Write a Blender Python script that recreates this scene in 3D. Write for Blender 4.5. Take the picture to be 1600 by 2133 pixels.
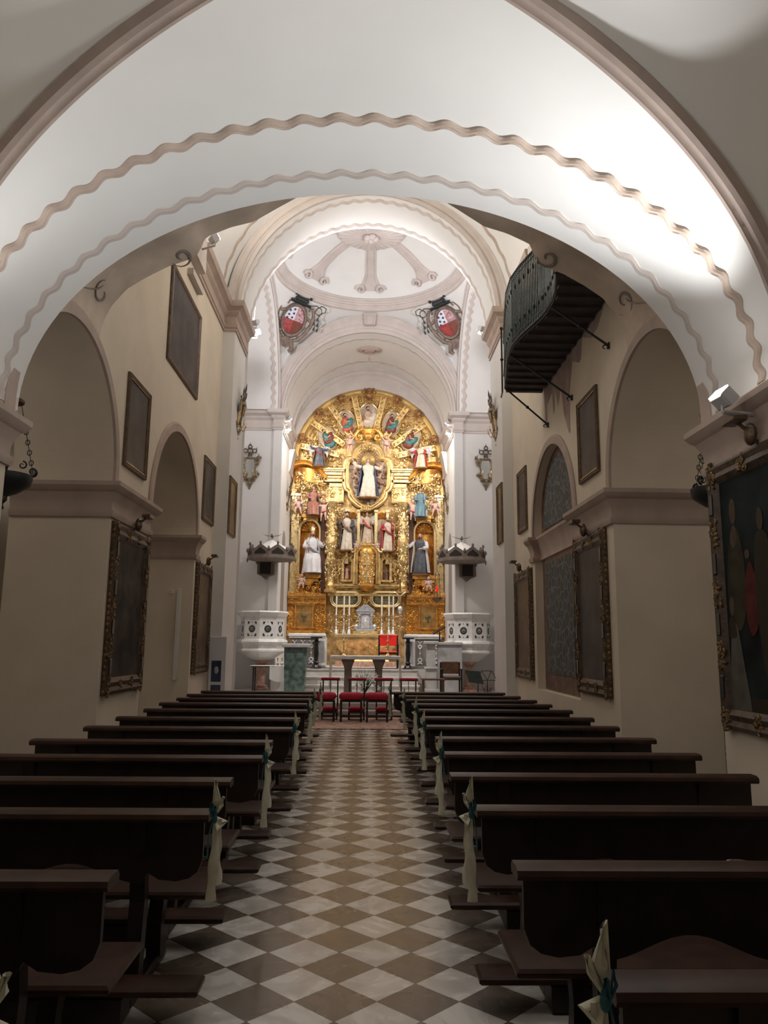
import bpy, bmesh, math, random
from math import sin, cos, pi, sqrt, radians, atan2
from mathutils import Vector, Matrix
random.seed(7)
for _o in list(bpy.data.objects): bpy.data.objects.remove(_o)
SC = bpy.context.scene
COL = SC.collection
# ------------------------------------------------------------------ camera
F = 1600.0; HC = 1.6
_r = radians(0.75)
_d = Vector((762-800, 1342-1066.5, F)).normalized()
_u = Vector((sin(_r), -cos(_r), 0)); _u = (_u - _u.dot(_d)*_d).normalized()
_x = _d.cross(_u)
if _x.x < 0: _x = -_x
# rows of AX: the world's X, Y, Z axes seen in the camera's own frame (x right, y down, z forward)
AX = (_x, _d, _u)
def ray(px, py):
    c = Vector((px-800, py-1066.5, F))
    return Vector((AX[0].dot(c), AX[1].dot(c), AX[2].dot(c)))
CAMP = Vector((0, 0, HC))
def aY(px, py, Y): d = ray(px, py); return CAMP + d*(Y/d.y)
def aX(px, py, X): d = ray(px, py); return CAMP + d*(X/d.x)
def aZ(px, py, Z): d = ray(px, py); return CAMP + d*((Z-HC)/d.z)
cd = bpy.data.cameras.new('camera'); cam = bpy.data.objects.new('camera', cd); COL.objects.link(cam)
cd.sensor_fit = 'HORIZONTAL'; cd.sensor_width = 36; cd.lens = 36*F/1600; cd.clip_end = 200; cd.clip_start = .05
_m = Matrix.Identity(4)
for i in range(3):
    _m[i][0] = AX[i].x; _m[i][1] = -AX[i].y; _m[i][2] = -AX[i].z
_m[0][3], _m[1][3], _m[2][3] = CAMP
cam.matrix_world = _m
SC.camera = cam
# ------------------------------------------------------------------ world and exposure
W = bpy.data.worlds.new('world'); SC.world = W; W.use_nodes = True
W.node_tree.nodes['Background'].inputs[0].default_value = (.9, .85, .8, 1)
W.node_tree.nodes['Background'].inputs[1].default_value = .012
SC.view_settings.view_transform = 'Standard'; SC.view_settings.look = 'None'
SC.view_settings.gamma = 1; SC.view_settings.use_curve_mapping = False
SC.view_settings.exposure = 0.0
# light powers (fixtures and added fill lights are built further down)
POW = dict(nave_left=430, cross_left=480, cross_right=480, chan_left=370, chan_right=370, chan_low=160, altar_spot=1350, choir_right=370, choir_left=32,
           nave_fill=135, aisle=26, choir_fill=40)
# ------------------------------------------------------------------ materials
MT = {}
def nodes(name):
    m = bpy.data.materials.new(name); m.use_nodes = True
    t = m.node_tree; b = t.nodes['Principled BSDF']; MT[name] = m
    return m, t, b
def lnk(t, a, b): t.links.new(a, b)
def mat(name, col, rough=.6, metal=0, bump=0, bscale=20, var=0, vscale=4, spec=.5, emit=None, estr=0, trans=0, alpha=1, col2=None, bdist=.01):
    m, t, b = nodes(name)
    c = (*col, 1)
    b.inputs['Base Color'].default_value = c
    b.inputs['Roughness'].default_value = rough
    b.inputs['Metallic'].default_value = metal
    b.inputs['Specular IOR Level'].default_value = spec
    if trans: b.inputs['Transmission Weight'].default_value = trans
    if alpha < 1: b.inputs['Alpha'].default_value = alpha
    if emit: b.inputs['Emission Color'].default_value = (*emit, 1); b.inputs['Emission Strength'].default_value = estr
    if var or bump or col2:
        tc = t.nodes.new('ShaderNodeTexCoord')
        if var or col2:
            n = t.nodes.new('ShaderNodeTexNoise'); n.inputs['Scale'].default_value = vscale; n.inputs['Detail'].default_value = 5
            lnk(t, tc.outputs['Object'], n.inputs['Vector'])
            r = t.nodes.new('ShaderNodeValToRGB')
            r.color_ramp.elements[0].position = .35; r.color_ramp.elements[1].position = .65
            r.color_ramp.elements[0].color = tuple(v*(1-var) for v in col)+(1,)
            r.color_ramp.elements[1].color = ((*col2, 1) if col2 else tuple(min(1, v*(1+var)) for v in col)+(1,))
            lnk(t, n.outputs['Fac'], r.inputs[0]); lnk(t, r.outputs[0], b.inputs['Base Color'])
        if bump:
            n2 = t.nodes.new('ShaderNodeTexNoise'); n2.inputs['Scale'].default_value = bscale; n2.inputs['Detail'].default_value = 4
            lnk(t, tc.outputs['Object'], n2.inputs['Vector'])
            bp = t.nodes.new('ShaderNodeBump'); bp.inputs['Strength'].default_value = bump; bp.inputs['Distance'].default_value = bdist
            lnk(t, n2.outputs['Fac'], bp.inputs['Height']); lnk(t, bp.outputs[0], b.inputs['Normal'])
    return m
mat('plaster', (.72, .635, .52), .85, var=.05, vscale=1.3, bump=.15, bscale=30, spec=.2)
mat('vault_white', (.79, .78, .76), .8, var=.025, vscale=1, spec=.2)
mat('cool_white', (.74, .72, .70), .8, var=.03, vscale=1.5, spec=.2)
mat('moulding', (.47, .375, .32), .75, var=.08, vscale=3, spec=.2)
mat('moulding_pale', (.60, .535, .495), .75, var=.05, vscale=3, spec=.2)
mat('wave_trim', (.50, .405, .34), .75, var=.12, vscale=5, spec=.2)
mat('rose_rib', (.40, .32, .28), .75, var=.08, spec=.2)
mat('painted_soffit', (.64, .54, .44), .8, var=.14, vscale=2.2, spec=.2, bump=.1)
mat('scroll_paint', (.27, .235, .22), .8, spec=.2)
mat('stain', (.40, .32, .29), .85, var=.18, vscale=3, spec=.1)
mat('pew_wood', (.040, .016, .009), .38, var=.35, vscale=9, spec=.38)
mat('pew_dark', (.016, .009, .008), .42, var=.3, vscale=9, spec=.4)
mat('wood_brown', (.10, .045, .02), .5, var=.3, vscale=9)
mat('dark_plank', (.035, .027, .026), .7, var=.3, vscale=6)
mat('iron', (.025, .03, .032), .5, metal=.4)
mat('iron_green', (.04, .06, .06), .5, metal=.3, var=.3, vscale=20)
mat('black_wood', (.012, .010, .010), .3)
mat('gilt_frame', (.19, .115, .045), .42, metal=.55, var=.5, vscale=14, bump=.8, bscale=45)
mat('gilt_light', (.36, .22, .075), .38, metal=.75, var=.35, vscale=14, bump=.6, bscale=45)
mat('mirror_gilt', (.30, .235, .15), .4, metal=.6, var=.3, vscale=12, bump=.5, bscale=40)
mat('frame_brown', (.075, .047, .03), .5, var=.4, vscale=12, bump=.5, bscale=40)
mat('frame_plain', (.13, .085, .05), .5, var=.25, vscale=12)
mat('gold', (.80, .565, .25), .30, metal=.82, var=.3, vscale=6, bump=.55, bscale=30, bdist=.02)
mat('gold_umber', (.68, .45, .19), .40, metal=.6, var=.4, vscale=5, bump=.8, bscale=24, bdist=.02)
mat('gold_pale', (.88, .70, .38), .24, metal=.82, var=.12, vscale=5, bump=.25, bscale=25, bdist=.012)
mat('gold_deep', (.70, .36, .09), .34, metal=.78, var=.3, vscale=7, bump=.6, bscale=28, bdist=.02)
mat('gold_amber', (.80, .42, .10), .28, metal=.7, var=.3, vscale=9, bump=.6, bscale=22, bdist=.02)
mat('gold_brown', (.36, .185, .07), .45, metal=.45, var=.35, vscale=7, bump=.6, bscale=24, bdist=.02)
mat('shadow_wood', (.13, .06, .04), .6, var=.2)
mat('silver', (.80, .80, .83), .30, metal=.55, bump=.5, bscale=40, var=.15, vscale=12)
mat('silver_dull', (.50, .51, .55), .35, metal=.45, var=.2, vscale=12)
mat('brass', (.85, .62, .28), .25, metal=.9)
mat('bronze', (.16, .115, .08), .4, metal=.6, var=.3, vscale=20)
mat('candle', (.90, .86, .74), .5)
mat('skin', (.60, .37, .28), .5); mat('skin_pink', (.66, .42, .33), .5)
mat('hair_dark', (.06, .03, .02), .6); mat('white_cloth', (.68, .67, .70), .6, var=.08, vscale=8)
mat('ivory_robe', (.66, .58, .47), .5, var=.15, vscale=9); mat('blue_robe', (.06, .075, .15), .5, var=.2, vscale=8)
mat('slate_robe', (.075, .08, .10), .5, var=.3, vscale=8); mat('red_robe', (.40, .035, .035), .5, var=.15, vscale=8)
mat('pink_robe', (.36, .15, .10), .5, var=.25, vscale=8); mat('teal_robe', (.06, .20, .20), .5, var=.2, vscale=8)
mat('sky_robe', (.11, .21, .26), .5, var=.2, vscale=8); mat('brown_robe', (.20, .12, .08), .5, var=.3, vscale=8)
mat('maroon_robe', (.20, .05, .03), .5, var=.25, vscale=8); mat('orange_robe', (.50, .12, .06), .5, var=.15, vscale=8)
mat('pale_relief', (.56, .43, .31), .5, var=.2, vscale=9, bump=.4, bscale=20)
mat('rose_relief', (.36, .19, .12), .5, var=.4, vscale=14, bump=.6, bscale=20)
mat('wing_grey', (.46, .47, .50), .6, var=.3, vscale=16)
mat('plaque_green', (.10, .115, .075), .4, var=.3, vscale=12)
mat('marble_white', (.70, .68, .66), .3, var=.09, vscale=6)
mat('marble_grey', (.42, .405, .40), .35, var=.15, vscale=4)
mat('marble_pink', (.44, .26, .20), .3, var=.35, vscale=9)
mat('marble_green', (.05, .085, .075), .35, var=.45, vscale=7, col2=(.13, .185, .165))
mat('inlay_grey', (.20, .18, .165), .35, var=.15)
mat('inlay_black', (.035, .037, .037), .3)
mat('stone_step', (.50, .47, .44), .4, var=.1, vscale=5)
mat('red_velvet', (.46, .012, .045), .75, var=.15, vscale=12)
mat('red_leather', (.80, .025, .018), .45)
mat('altar_cloth', (.84, .82, .79), .75)
mat('paper', (.70, .70, .74), .6); mat('poster_dark', (.02, .025, .06), .35, col2=(.05, .08, .16), vscale=6)
mat('lily', (.86, .84, .80), .5); mat('leaf', (.05, .11, .05), .6)
mat('tulle', (.66, .64, .50), .8, var=.08, vscale=20); mat('teal_ribbon', (.02, .12, .15), .5)
mat('canopy_stone', (.30, .245, .21), .7, var=.15, vscale=6); mat('canopy_shade', (.02, .014, .01), .9); mat('canopy_brown', (.15, .115, .095), .7, var=.2, vscale=6)
mat('shield_brown', (.20, .145, .115), .6, var=.3, vscale=10); mat('shield_white', (.72, .71, .78), .5)
mat('shield_red', (.34, .045, .04), .5, var=.3, vscale=14); mat('shield_chequer', (.34, .11, .13), .5, var=.2, vscale=16, col2=(.62, .42, .44))
mat('shield_dot', (.06, .06, .14), .5); mat('iron_cord', (.05, .05, .045), .6)
mat('canvas_dark', (.024, .022, .022), .6, spec=.12, var=.5, vscale=2.5, col2=(.075, .06, .05))
mat('canvas_grey', (.085, .072, .068), .5, spec=.12, var=.3, vscale=2.5, col2=(.11, .09, .083))
mat('canvas_brown', (.13, .088, .06), .4, spec=.12, var=.3, vscale=2.5, col2=(.20, .135, .09))
mat('paint_black', (.009, .010, .010), .75, spec=.12, var=.5, vscale=2, col2=(.02, .03, .03))
mat('paint_skin', (.085, .058, .04), .7, spec=.12, var=.2, vscale=9); mat('paint_olive', (.038, .032, .018), .7, spec=.12, var=.3, vscale=7)
mat('paint_white', (.10, .09, .075), .7, spec=.12, var=.2, vscale=7); mat('paint_red', (.09, .018, .015), .7, spec=.12, var=.3, vscale=7)
mat('paint_ground', (.035, .026, .017), .7, spec=.12)
mat('mirror', (.55, .56, .56), .08, metal=1); mat('lamp_white', (1, 1, 1), emit=(1, .96, .92), estr=60)
mat('lamp_soft', (1, 1, 1), emit=(1, .93, .82), estr=14)
mat('housing', (.55, .55, .56), .5); mat('speaker_grey', (.38, .35, .33), .6)
mat('ruby', (.75, .01, .01), .15, emit=(1, .02, .01), estr=.5); mat('glass', (.9, .9, .9), .05, trans=1)
mat('niche_brown', (.14, .075, .045), .6, var=.3, vscale=6); mat('chancel_shade', (.30, .29, .285), .7)
def wall_pattern():
    # painted ornament of the closed niche: pale scrollwork on grey green
    m, t, b = nodes('niche_paint')
    tc = t.nodes.new('ShaderNodeTexCoord'); v = t.nodes.new('ShaderNodeTexVoronoi'); v.feature = 'DISTANCE_TO_EDGE'; v.inputs['Scale'].default_value = 6
    r = t.nodes.new('ShaderNodeValToRGB'); r.color_ramp.elements[0].position = .03; r.color_ramp.elements[1].position = .09
    r.color_ramp.elements[0].color = (.15, .15, .14, 1); r.color_ramp.elements[1].color = (.045, .055, .058, 1)
    lnk(t, tc.outputs['Object'], v.inputs['Vector']); lnk(t, v.outputs['Distance'], r.inputs[0]); lnk(t, r.outputs[0], b.inputs['Base Color'])
    b.inputs['Roughness'].default_value = .7
wall_pattern()
def floor_mat():
    m, t, b = nodes('floor_tiles')
    N = t.nodes.new
    tc = N('ShaderNodeTexCoord'); sp = N('ShaderNodeSeparateXYZ'); lnk(t, tc.outputs['Object'], sp.inputs[0])
    def M(op, a, bb=None, cc=None):
        n = N('ShaderNodeMath'); n.operation = op
        for i, q in enumerate((a, bb, cc)):
            if q is None: continue
            if isinstance(q, (int, float)): n.inputs[i].default_value = q
            else: lnk(t, q, n.inputs[i])
        return n.outputs[0]
    p = .376
    def cen(o, off):
        u = M('DIVIDE', M('SUBTRACT', o, off), p)
        fr = M('SUBTRACT', M('FRACT', M('ADD', u, 100.5)), .5)
        return M('ABSOLUTE', fr)
    s = M('ADD', cen(sp.outputs['X'], -.492), cen(sp.outputs['Y'], 4.193))
    dark = M('LESS_THAN', s, .5)
    edge = M('LESS_THAN', M('ABSOLUTE', M('SUBTRACT', s, .5)), .009)
    nz = N('ShaderNodeTexNoise'); nz.inputs['Scale'].default_value = 2.2; nz.inputs['Detail'].default_value = 8; nz.inputs['Distortion'].default_value = 2.2
    lnk(t, tc.outputs['Object'], nz.inputs['Vector'])
    # a tone of its own for every tile
    wn = N('ShaderNodeTexWhiteNoise'); wn.noise_dimensions = '2D'
    def fl(o, off):
        return M('FLOOR', M('ADD', M('DIVIDE', M('SUBTRACT', o, off), p), 100.5))
    a1 = M('SUBTRACT', M('SUBTRACT', sp.outputs['X'], -.492), M('SUBTRACT', sp.outputs['Y'], 4.193))
    a2 = M('ADD', M('SUBTRACT', sp.outputs['X'], -.492), M('SUBTRACT', sp.outputs['Y'], 4.193))
    cb = N('ShaderNodeCombineXYZ')
    lnk(t, M('FLOOR', M('ADD', M('DIVIDE', a1, p), 100.5)), cb.inputs[0]); lnk(t, M('FLOOR', M('ADD', M('DIVIDE', a2, p), 100.5)), cb.inputs[1])
    lnk(t, cb.outputs[0], wn.inputs['Vector'])
    def ramp(c0, c1):
        r = N('ShaderNodeValToRGB'); r.color_ramp.elements[0].position = .38; r.color_ramp.elements[1].position = .62
        r.color_ramp.elements[0].color = (*c0, 1); r.color_ramp.elements[1].color = (*c1, 1); lnk(t, nz.outputs['Fac'], r.inputs[0]); return r.outputs[0]
    lt = ramp((.47, .45, .42), (.70, .68, .65)); dk = ramp((.115, .088, .065), (.16, .125, .095))
    def mix(f, a, bb, typ='MIX'):
        x = N('ShaderNodeMix'); x.data_type = 'RGBA'; x.blend_type = typ
        if isinstance(f, (int, float)): x.inputs[0].default_value = f
        else: lnk(t, f, x.inputs[0])
        for k, q in ((6, a), (7, bb)):
            if isinstance(q, tuple): x.inputs[k].default_value = q
            else: lnk(t, q, x.inputs[k])
        return x.outputs[2]
    c = mix(dark, lt, dk)
    g = M('MULTIPLY_ADD', wn.outputs['Value'], .28, .84)
    cbb = N('ShaderNodeCombineXYZ'); [lnk(t, g, cbb.inputs[i]) for i in range(3)]
    c = mix(1.0, c, cbb.outputs[0], 'MULTIPLY')
    c = mix(edge, c, (.08, .07, .06, 1))
    lnk(t, c, b.inputs['Base Color'])
    rr = M('MULTIPLY_ADD', nz.outputs['Fac'], .14, .20)
    lnk(t, rr, b.inputs['Roughness']); b.inputs['Specular IOR Level'].default_value = .5
floor_mat()
def carpet_mat():
    m, t, b = nodes('carpet'); tc = t.nodes.new('ShaderNodeTexCoord')
    v = t.nodes.new('ShaderNodeTexVoronoi'); v.inputs['Scale'].default_value = 9; lnk(t, tc.outputs['Object'], v.inputs['Vector'])
    r = t.nodes.new('ShaderNodeValToRGB'); e = r.color_ramp.elements
    e[0].position = .12; e[0].color = (.62, .52, .44, 1); e[1].position = .3; e[1].color = (.30, .075, .06, 1)
    x = e.new(.5); x.color = (.52, .36, .29, 1)
    lnk(t, v.outputs['Distance'], r.inputs[0]); lnk(t, r.outputs[0], b.inputs['Base Color']); b.inputs['Roughness'].default_value = .95
carpet_mat()
# ------------------------------------------------------------------ mesh builder
class MB:
    def __init__(s): s.v = []; s.f = []; s.m = []; s.cur = 0
    def mt(s, k): s.cur = k; return s
    def add(s, vs, fs):
        o = len(s.v); s.v += [tuple(q) for q in vs]
        for f in fs: s.f.append(tuple(i+o for i in f)); s.m.append(s.cur)
    def box(s, x0, x1, y0, y1, z0, z1):
        s.add([(x0,y0,z0),(x1,y0,z0),(x1,y1,z0),(x0,y1,z0),(x0,y0,z1),(x1,y0,z1),(x1,y1,z1),(x0,y1,z1)],
              [(0,3,2,1),(4,5,6,7),(0,1,5,4),(1,2,6,5),(2,3,7,6),(3,0,4,7)]); return s
    def bbox(s, x0, x1, y0, y1, z0, z1, b=.01):
        # box with bevelled long edges
        b = min(b, abs(x1-x0)/3, abs(y1-y0)/3, abs(z1-z0)/3)
        vs = []
        for z, e in ((z0, b), (z0+b, 0), (z1-b, 0), (z1, b)):
            vs += [(x0+e+b*0,y0+e,z),(x1-e,y0+e,z),(x1-e,y1-e,z),(x0+e,y1-e,z)]
        fs = [(3,2,1,0),(12,13,14,15)]
        for k in range(3):
            for i in range(4): j = (i+1) % 4; fs.append((4*k+i,4*k+j,4*k+4+j,4*k+4+i))
        s.add(vs, fs); return s
    def grid(s, fn, nu, nv, cu=False, flip=False):
        vs = [fn(i/nu, j/nv) for i in range(nu+(0 if cu else 1)) for j in range(nv+1)]
        nuu = nu if cu else nu+1; fs = []
        for i in range(nu):
            for j in range(nv):
                a = i*(nv+1)+j; b = ((i+1) % nuu)*(nv+1)+j
                fs.append((a, b, b+1, a+1) if not flip else (a, a+1, b+1, b))
        s.add(vs, fs); return s
    def tube(s, pts, r, n=6, flat=1.0, up=None, caps=True):
        pts = [Vector(p) for p in pts]; N = len(pts)
        if not isinstance(r, (list, tuple)): r = [r]*N
        vs = []; pu = None
        for i, p in enumerate(pts):
            t = (pts[min(i+1, N-1)]-pts[max(i-1, 0)])
            if t.length < 1e-9: t = Vector((0, 0, 1))
            t.normalize()
            ref = Vector(up) if up else (pu if pu is not None else (Vector((0, 0, 1)) if abs(t.z) < .9 else Vector((1, 0, 0))))
            a = t.cross(ref)
            if a.length < 1e-6: a = t.cross(Vector((.3, .9, .1)))
            a.normalize(); b = a.cross(t); b.normalize(); pu = b
            for k in range(n):
                w = 2*pi*k/n; vs.append(p + a*cos(w)*r[i] + b*sin(w)*r[i]*flat)
        fs = []
        for i in range(N-1):
            for k in range(n):
                k2 = (k+1) % n; fs.append((i*n+k, i*n+k2, (i+1)*n+k2, (i+1)*n+k))
        if caps: fs.append(tuple(range(n))[::-1]); fs.append(tuple((N-1)*n+k for k in range(n)))
        s.add(vs, fs); return s
    def lathe(s, prof, c=(0, 0, 0), n=16, sx=1, sy=1, fold=0, nf=9, a0=0, a1=2*pi, axis='z', cap=True):
        full = abs(a1-a0-2*pi) < 1e-6; m = n if full else n+1; L = len(prof); vs = []
        for i in range(m):
            a = a0+(a1-a0)*i/n
            for (r, z) in prof:
                rr = r*(1+fold*sin(nf*a+z*2.0))
                x, y = rr*cos(a)*sx, rr*sin(a)*sy
                vs.append((c[0]+x, c[1]+y, c[2]+z) if axis == 'z' else (c[0]+x, c[1]+z, c[2]+y))
        fs = []
        for i in range(n):
            i2 = (i+1) % m
            for j in range(L-1): fs.append((i*L+j, i2*L+j, i2*L+j+1, i*L+j+1))
        if cap and full and prof[0][0] > 1e-5: fs.append(tuple(i*L for i in range(m))[::-1])
        if cap and full and prof[-1][0] > 1e-5: fs.append(tuple(i*L+L-1 for i in range(m)))
        s.add(vs, fs); return s
    def ell(s, c, r, n=10, m=7, rot=None):
        if not isinstance(r, (list, tuple)): r = (r, r, r)
        vs = []; c = Vector(c)
        for j in range(m+1):
            ph = pi*j/m
            for i in range(n):
                a = 2*pi*i/n; q = Vector((r[0]*sin(ph)*cos(a), r[1]*sin(ph)*sin(a), -r[2]*cos(ph)))
                if rot is not None: q = rot @ q
                vs.append(c+q)
        fs = []
        for j in range(m):
            for i in range(n): i2 = (i+1) % n; fs.append((j*n+i, j*n+i2, (j+1)*n+i2, (j+1)*n+i))
        s.add(vs, fs); return s
    def prism(s, poly, o, ax, ay, dep):
        # polygon in the plane (o, ax, ay), given depth vector
        o = Vector(o); ax = Vector(ax); ay = Vector(ay); dep = Vector(dep); n = len(poly)
        a = [o+ax*p[0]+ay*p[1] for p in poly]; b = [q+dep for q in a]
        fs = [tuple(range(n)), tuple(range(2*n-1, n-1, -1))]
        for i in range(n): j = (i+1) % n; fs.append((i, i+n, j+n, j))
        s.add(a+b, fs); return s
    def loops(s, L, closed=True):
        n = len(L[0]); vs = [p for l in L for p in l]; fs = []
        for k in range(len(L)-1):
            for i in range(n if closed else n-1):
                j = (i+1) % n; fs.append((k*n+i, k*n+j, (k+1)*n+j, (k+1)*n+i))
        s.add(vs, fs); return s
    def build(s, name, mats, parent=None, smooth=True, label=None, ang=40):
        me = bpy.data.meshes.new(name)
        off = Vector((0, 0, 0))
        if parent is not None and parent.get('_w'): off = Vector(parent['_w'])
        me.from_pydata([tuple(Vector(q)-off) for q in s.v], [], s.f)
        if isinstance(mats, str): mats = [mats]
        for k in mats: me.materials.append(MT[k])
        me.polygons.foreach_set('material_index', s.m)
        bm = bmesh.new(); bm.from_mesh(me)
        bmesh.ops.remove_doubles(bm, verts=bm.verts, dist=1e-5)
        bmesh.ops.recalc_face_normals(bm, faces=bm.faces); bm.to_mesh(me); bm.free()
        if smooth:
            me.polygons.foreach_set('use_smooth', [True]*len(me.polygons))
            try: me.set_sharp_from_angle(angle=radians(ang))
            except Exception: pass
        me.update()
        o = bpy.data.objects.new(name, me); COL.objects.link(o)
        if parent is not None:
            o.parent = parent
            if parent.get('_w'): o['_w'] = parent['_w']
        if label: o['label'] = label
        return o
def tag(o, label, cat, group=None):
    o['label'] = label; o['category'] = cat
    if group: o['group'] = group
    return o
def thing(name, label, cat, loc=(0, 0, 0), group=None, world=True, rz=0):
    o = bpy.data.objects.new(name, None); COL.objects.link(o); o.location = loc; o.rotation_euler = (0, 0, rz)
    o.empty_display_size = .1
    tag(o, label, cat, group)
    if world: o['_w'] = tuple(loc)
    return o
def struct(o): o['kind'] = 'structure'; return o
def kids(o): return [c for c in bpy.data.objects if c.parent == o]
def copy_tree(o, parent=None):
    c = o.copy(); COL.objects.link(c)
    if parent is not None: c.parent = parent
    for ch in KID.get(o.name, kids(o)): copy_tree(ch, c)
    return c
KID = {}
def sweep(mb, path, prof, closed=False):
    # sweep a profile [(out, z)] along an XY path; 'out' is to the left of the travel direction
    P = [Vector((p[0], p[1])) for p in path]; n = len(P); L = []
    for i in range(n):
        d0 = (P[i]-P[i-1]).normalized() if i > 0 or closed else None
        d1 = (P[(i+1) % n]-P[i]).normalized() if i < n-1 or closed else None
        if d0 is None: d0 = d1
        if d1 is None: d1 = d0
        n0 = Vector((-d0.y, d0.x)); n1 = Vector((-d1.y, d1.x)); b = n0+n1
        b = b/(b.dot(n0)) if b.length > 1e-6 else n0
        L.append([(P[i].x+b.x*q[0], P[i].y+b.y*q[0], q[1]) for q in prof])
    mb.loops(L, closed=False)
    if closed: mb.loops([L[-1], L[0]], closed=False)
    else:
        mb.add(L[0], [tuple(range(len(prof)))]); mb.add(L[-1], [tuple(range(len(prof)))[::-1]])
    return mb
# ================================================================== THE BUILDING
_tn = [0]
def trim(mb, mats, **k):
    _tn[0] += 1; return struct(mb.build('trim_%d' % _tn[0], mats, **k))
XL, XR = -3.1, 3.0
ZC = 3.50      # top of the lower cornice
def arch_wall(name, X, out, y0, y1, z1, ops, thick=1.2):
    """wall in the plane X with arched openings ops=[(centre, radius, spring)]; out = direction away from the nave"""
    ys = {y0, y1}
    for c, r, zs in ops:
        for k in range(65): ys.add(c-r*cos(pi*k/64))
    ys = sorted(ys)
    def low(y, side):
        for c, r, zs in ops:
            if c-r-1e-6 <= y <= c+r+1e-6:
                if abs(y-(c-r)) < 1e-6 and side < 0: return 0
                if abs(y-(c+r)) < 1e-6 and side > 0: return 0
                return zs+sqrt(max(0, r*r-(y-c)**2))
        return 0
    mb = MB()
    for a, b in zip(ys[:-1], ys[1:]):
        za, zb = low(a, 1), low(b, -1)
        for XX in (X, X+out*thick):
            mb.add([(XX, a, za), (XX, b, zb), (XX, b, z1), (XX, a, z1)], [(0, 1, 2, 3)])
        if za > 0 or zb > 0:
            mb.add([(X, a, za), (X, b, zb), (X+out*thick, b, zb), (X+out*thick, a, za)], [(0, 1, 2, 3)])
    for c, r, zs in ops:
        for y in (c-r, c+r):
            mb.add([(X, y, 0), (X+out*thick, y, 0), (X+out*thick, y, zs), (X, y, zs)], [(0, 1, 2, 3)])
    mb.add([(X, y0, z1), (X, y1, z1), (X+out*thick, y1, z1), (X+out*thick, y0, z1)], [(0, 1, 2, 3)])
    mb.add([(X, y0, 0), (X+out*thick, y0, 0), (X+out*thick, y0, z1), (X, y0, z1)], [(0, 1, 2, 3)])
    mb.add([(X, y1, 0), (X+out*thick, y1, 0), (X+out*thick, y1, z1), (X, y1, z1)], [(0, 1, 2, 3)])
    return struct(mb.build(name, 'plaster', smooth=False))
LA = [(7.84, 1.36, 3.6), (12.35, 1.48, 3.5)]
RA = [(7.87, 1.32, 3.6)]
arch_wall('wall_left', XL, -1, -2.2, 16.9, 8.8, LA)
arch_wall('wall_right', XR, 1, -2.2, 16.9, 8.8, RA + [(12.25, 1.35, 3.5)])
# closed niche behind the second arch on the right
mb = MB(); mb.box(3.14, 4.1, 10.8, 13.7, 0, 5.2)
struct(mb.build('wall_niche', 'plaster', smooth=False))
mb = MB(); mb.box(3.0, 3.14, 10.9, 13.6, 0, .86); trim(mb, 'plaster', smooth=False)
# floor and ceiling shells
mb = MB(); mb.add([(-8, -2.2, 0), (8, -2.2, 0), (8, 27.5, 0), (-8, 27.5, 0)], [(0, 1, 2, 3)]); struct(mb.build('floor', 'floor_tiles'))
mb = MB(); mb.box(-4.5, 4.5, -2.4, -2.2, 0, 6.2); struct(mb.build('wall_back', 'plaster'))
# aisles behind the arcades
for nm, s in (('wall_aisle_left', -1), ('wall_aisle_right', 1)):
    mb = MB(); xi = (XL-1.2) if s < 0 else (XR+1.2); xo = s*7.6
    mb.add([(xo, 2, 0), (xo, 16.9, 0), (xo, 16.9, 6.6), (xo, 2, 6.6)], [(0, 1, 2, 3)])
    mb.add([(xi, 2, 6.6), (xi, 16.9, 6.6), (xo, 16.9, 6.6), (xo, 2, 6.6)], [(0, 1, 2, 3)])
    mb.add([(xi, 2, 0), (xo, 2, 0), (xo, 2, 6.6), (xi, 2, 6.6)], [(0, 1, 2, 3)])
    mb.add([(xi, 15.5, 0), (xo, 15.5, 0), (xo, 15.5, 6.6), (xi, 15.5, 6.6)], [(0, 1, 2, 3)])
    struct(mb.build(nm, 'plaster', smooth=False))
# lower cornice
def impost(): return [(0, ZC-.42), (.03, ZC-.42), (.045, ZC-.38), (.045, ZC-.34), (.02, ZC-.335), (.02, ZC-.26), (.035, ZC-.2), (.075, ZC-.12), (.105, ZC-.10), (.14, ZC-.05), (.14, ZC), (0, ZC)]
IP = impost()
for path in ([(-4.3, 10.87), (XL, 10.87), (XL, 9.2), (-4.3, 9.2)],
             [(-3.1, 14.12), (XL, 13.83), (-4.3, 13.83)],
             [(-4.3, 6.48), (XL, 6.48), (XL, -2.2)],
             [(XR, -2.2), (XR, 6.55), (4.2, 6.55)],
             [(4.2, 9.2), (XR, 9.2), (XR, 10.9), (3.14, 10.9)],
             [(3.14, 13.6), (XR, 13.6), (XR, 13.9)]):
    mb = MB(); sweep(mb, path, IP); trim(mb, 'moulding', ang=25)
mb = MB(); sweep(mb, [(3.14, 13.6), (3.14, 10.9)][::-1], [(0, ZC-.42), (.05, ZC-.4), (.04, ZC-.3), (.1, ZC-.12), (.14, ZC-.04), (.14, ZC), (0, ZC)])
trim(mb, 'moulding', ang=25)
def ringY(mb, X, out, c, r0, r1, zs, t, n=40, drop=0):
    """flat archivolt on a side wall, r0..r1 around (Y=c, zs)"""
    A = [pi*k/n for k in range(n+1)]
    P = []
    if drop: P.append((-1, 0, -drop))
    L = []
    for rr, tt in ((r0, 0), (r0, t), (r1-.03, t), (r1, t*.5), (r1, 0)):
        l = []
        if drop: l.append((X-out*tt, c-rr, zs-drop))
        l += [(X-out*tt, c-rr*cos(a), zs+rr*sin(a)) for a in A]
        if drop: l.append((X-out*tt, c+rr, zs-drop))
        L.append(l)
    mb.loops(L, closed=False)
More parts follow.
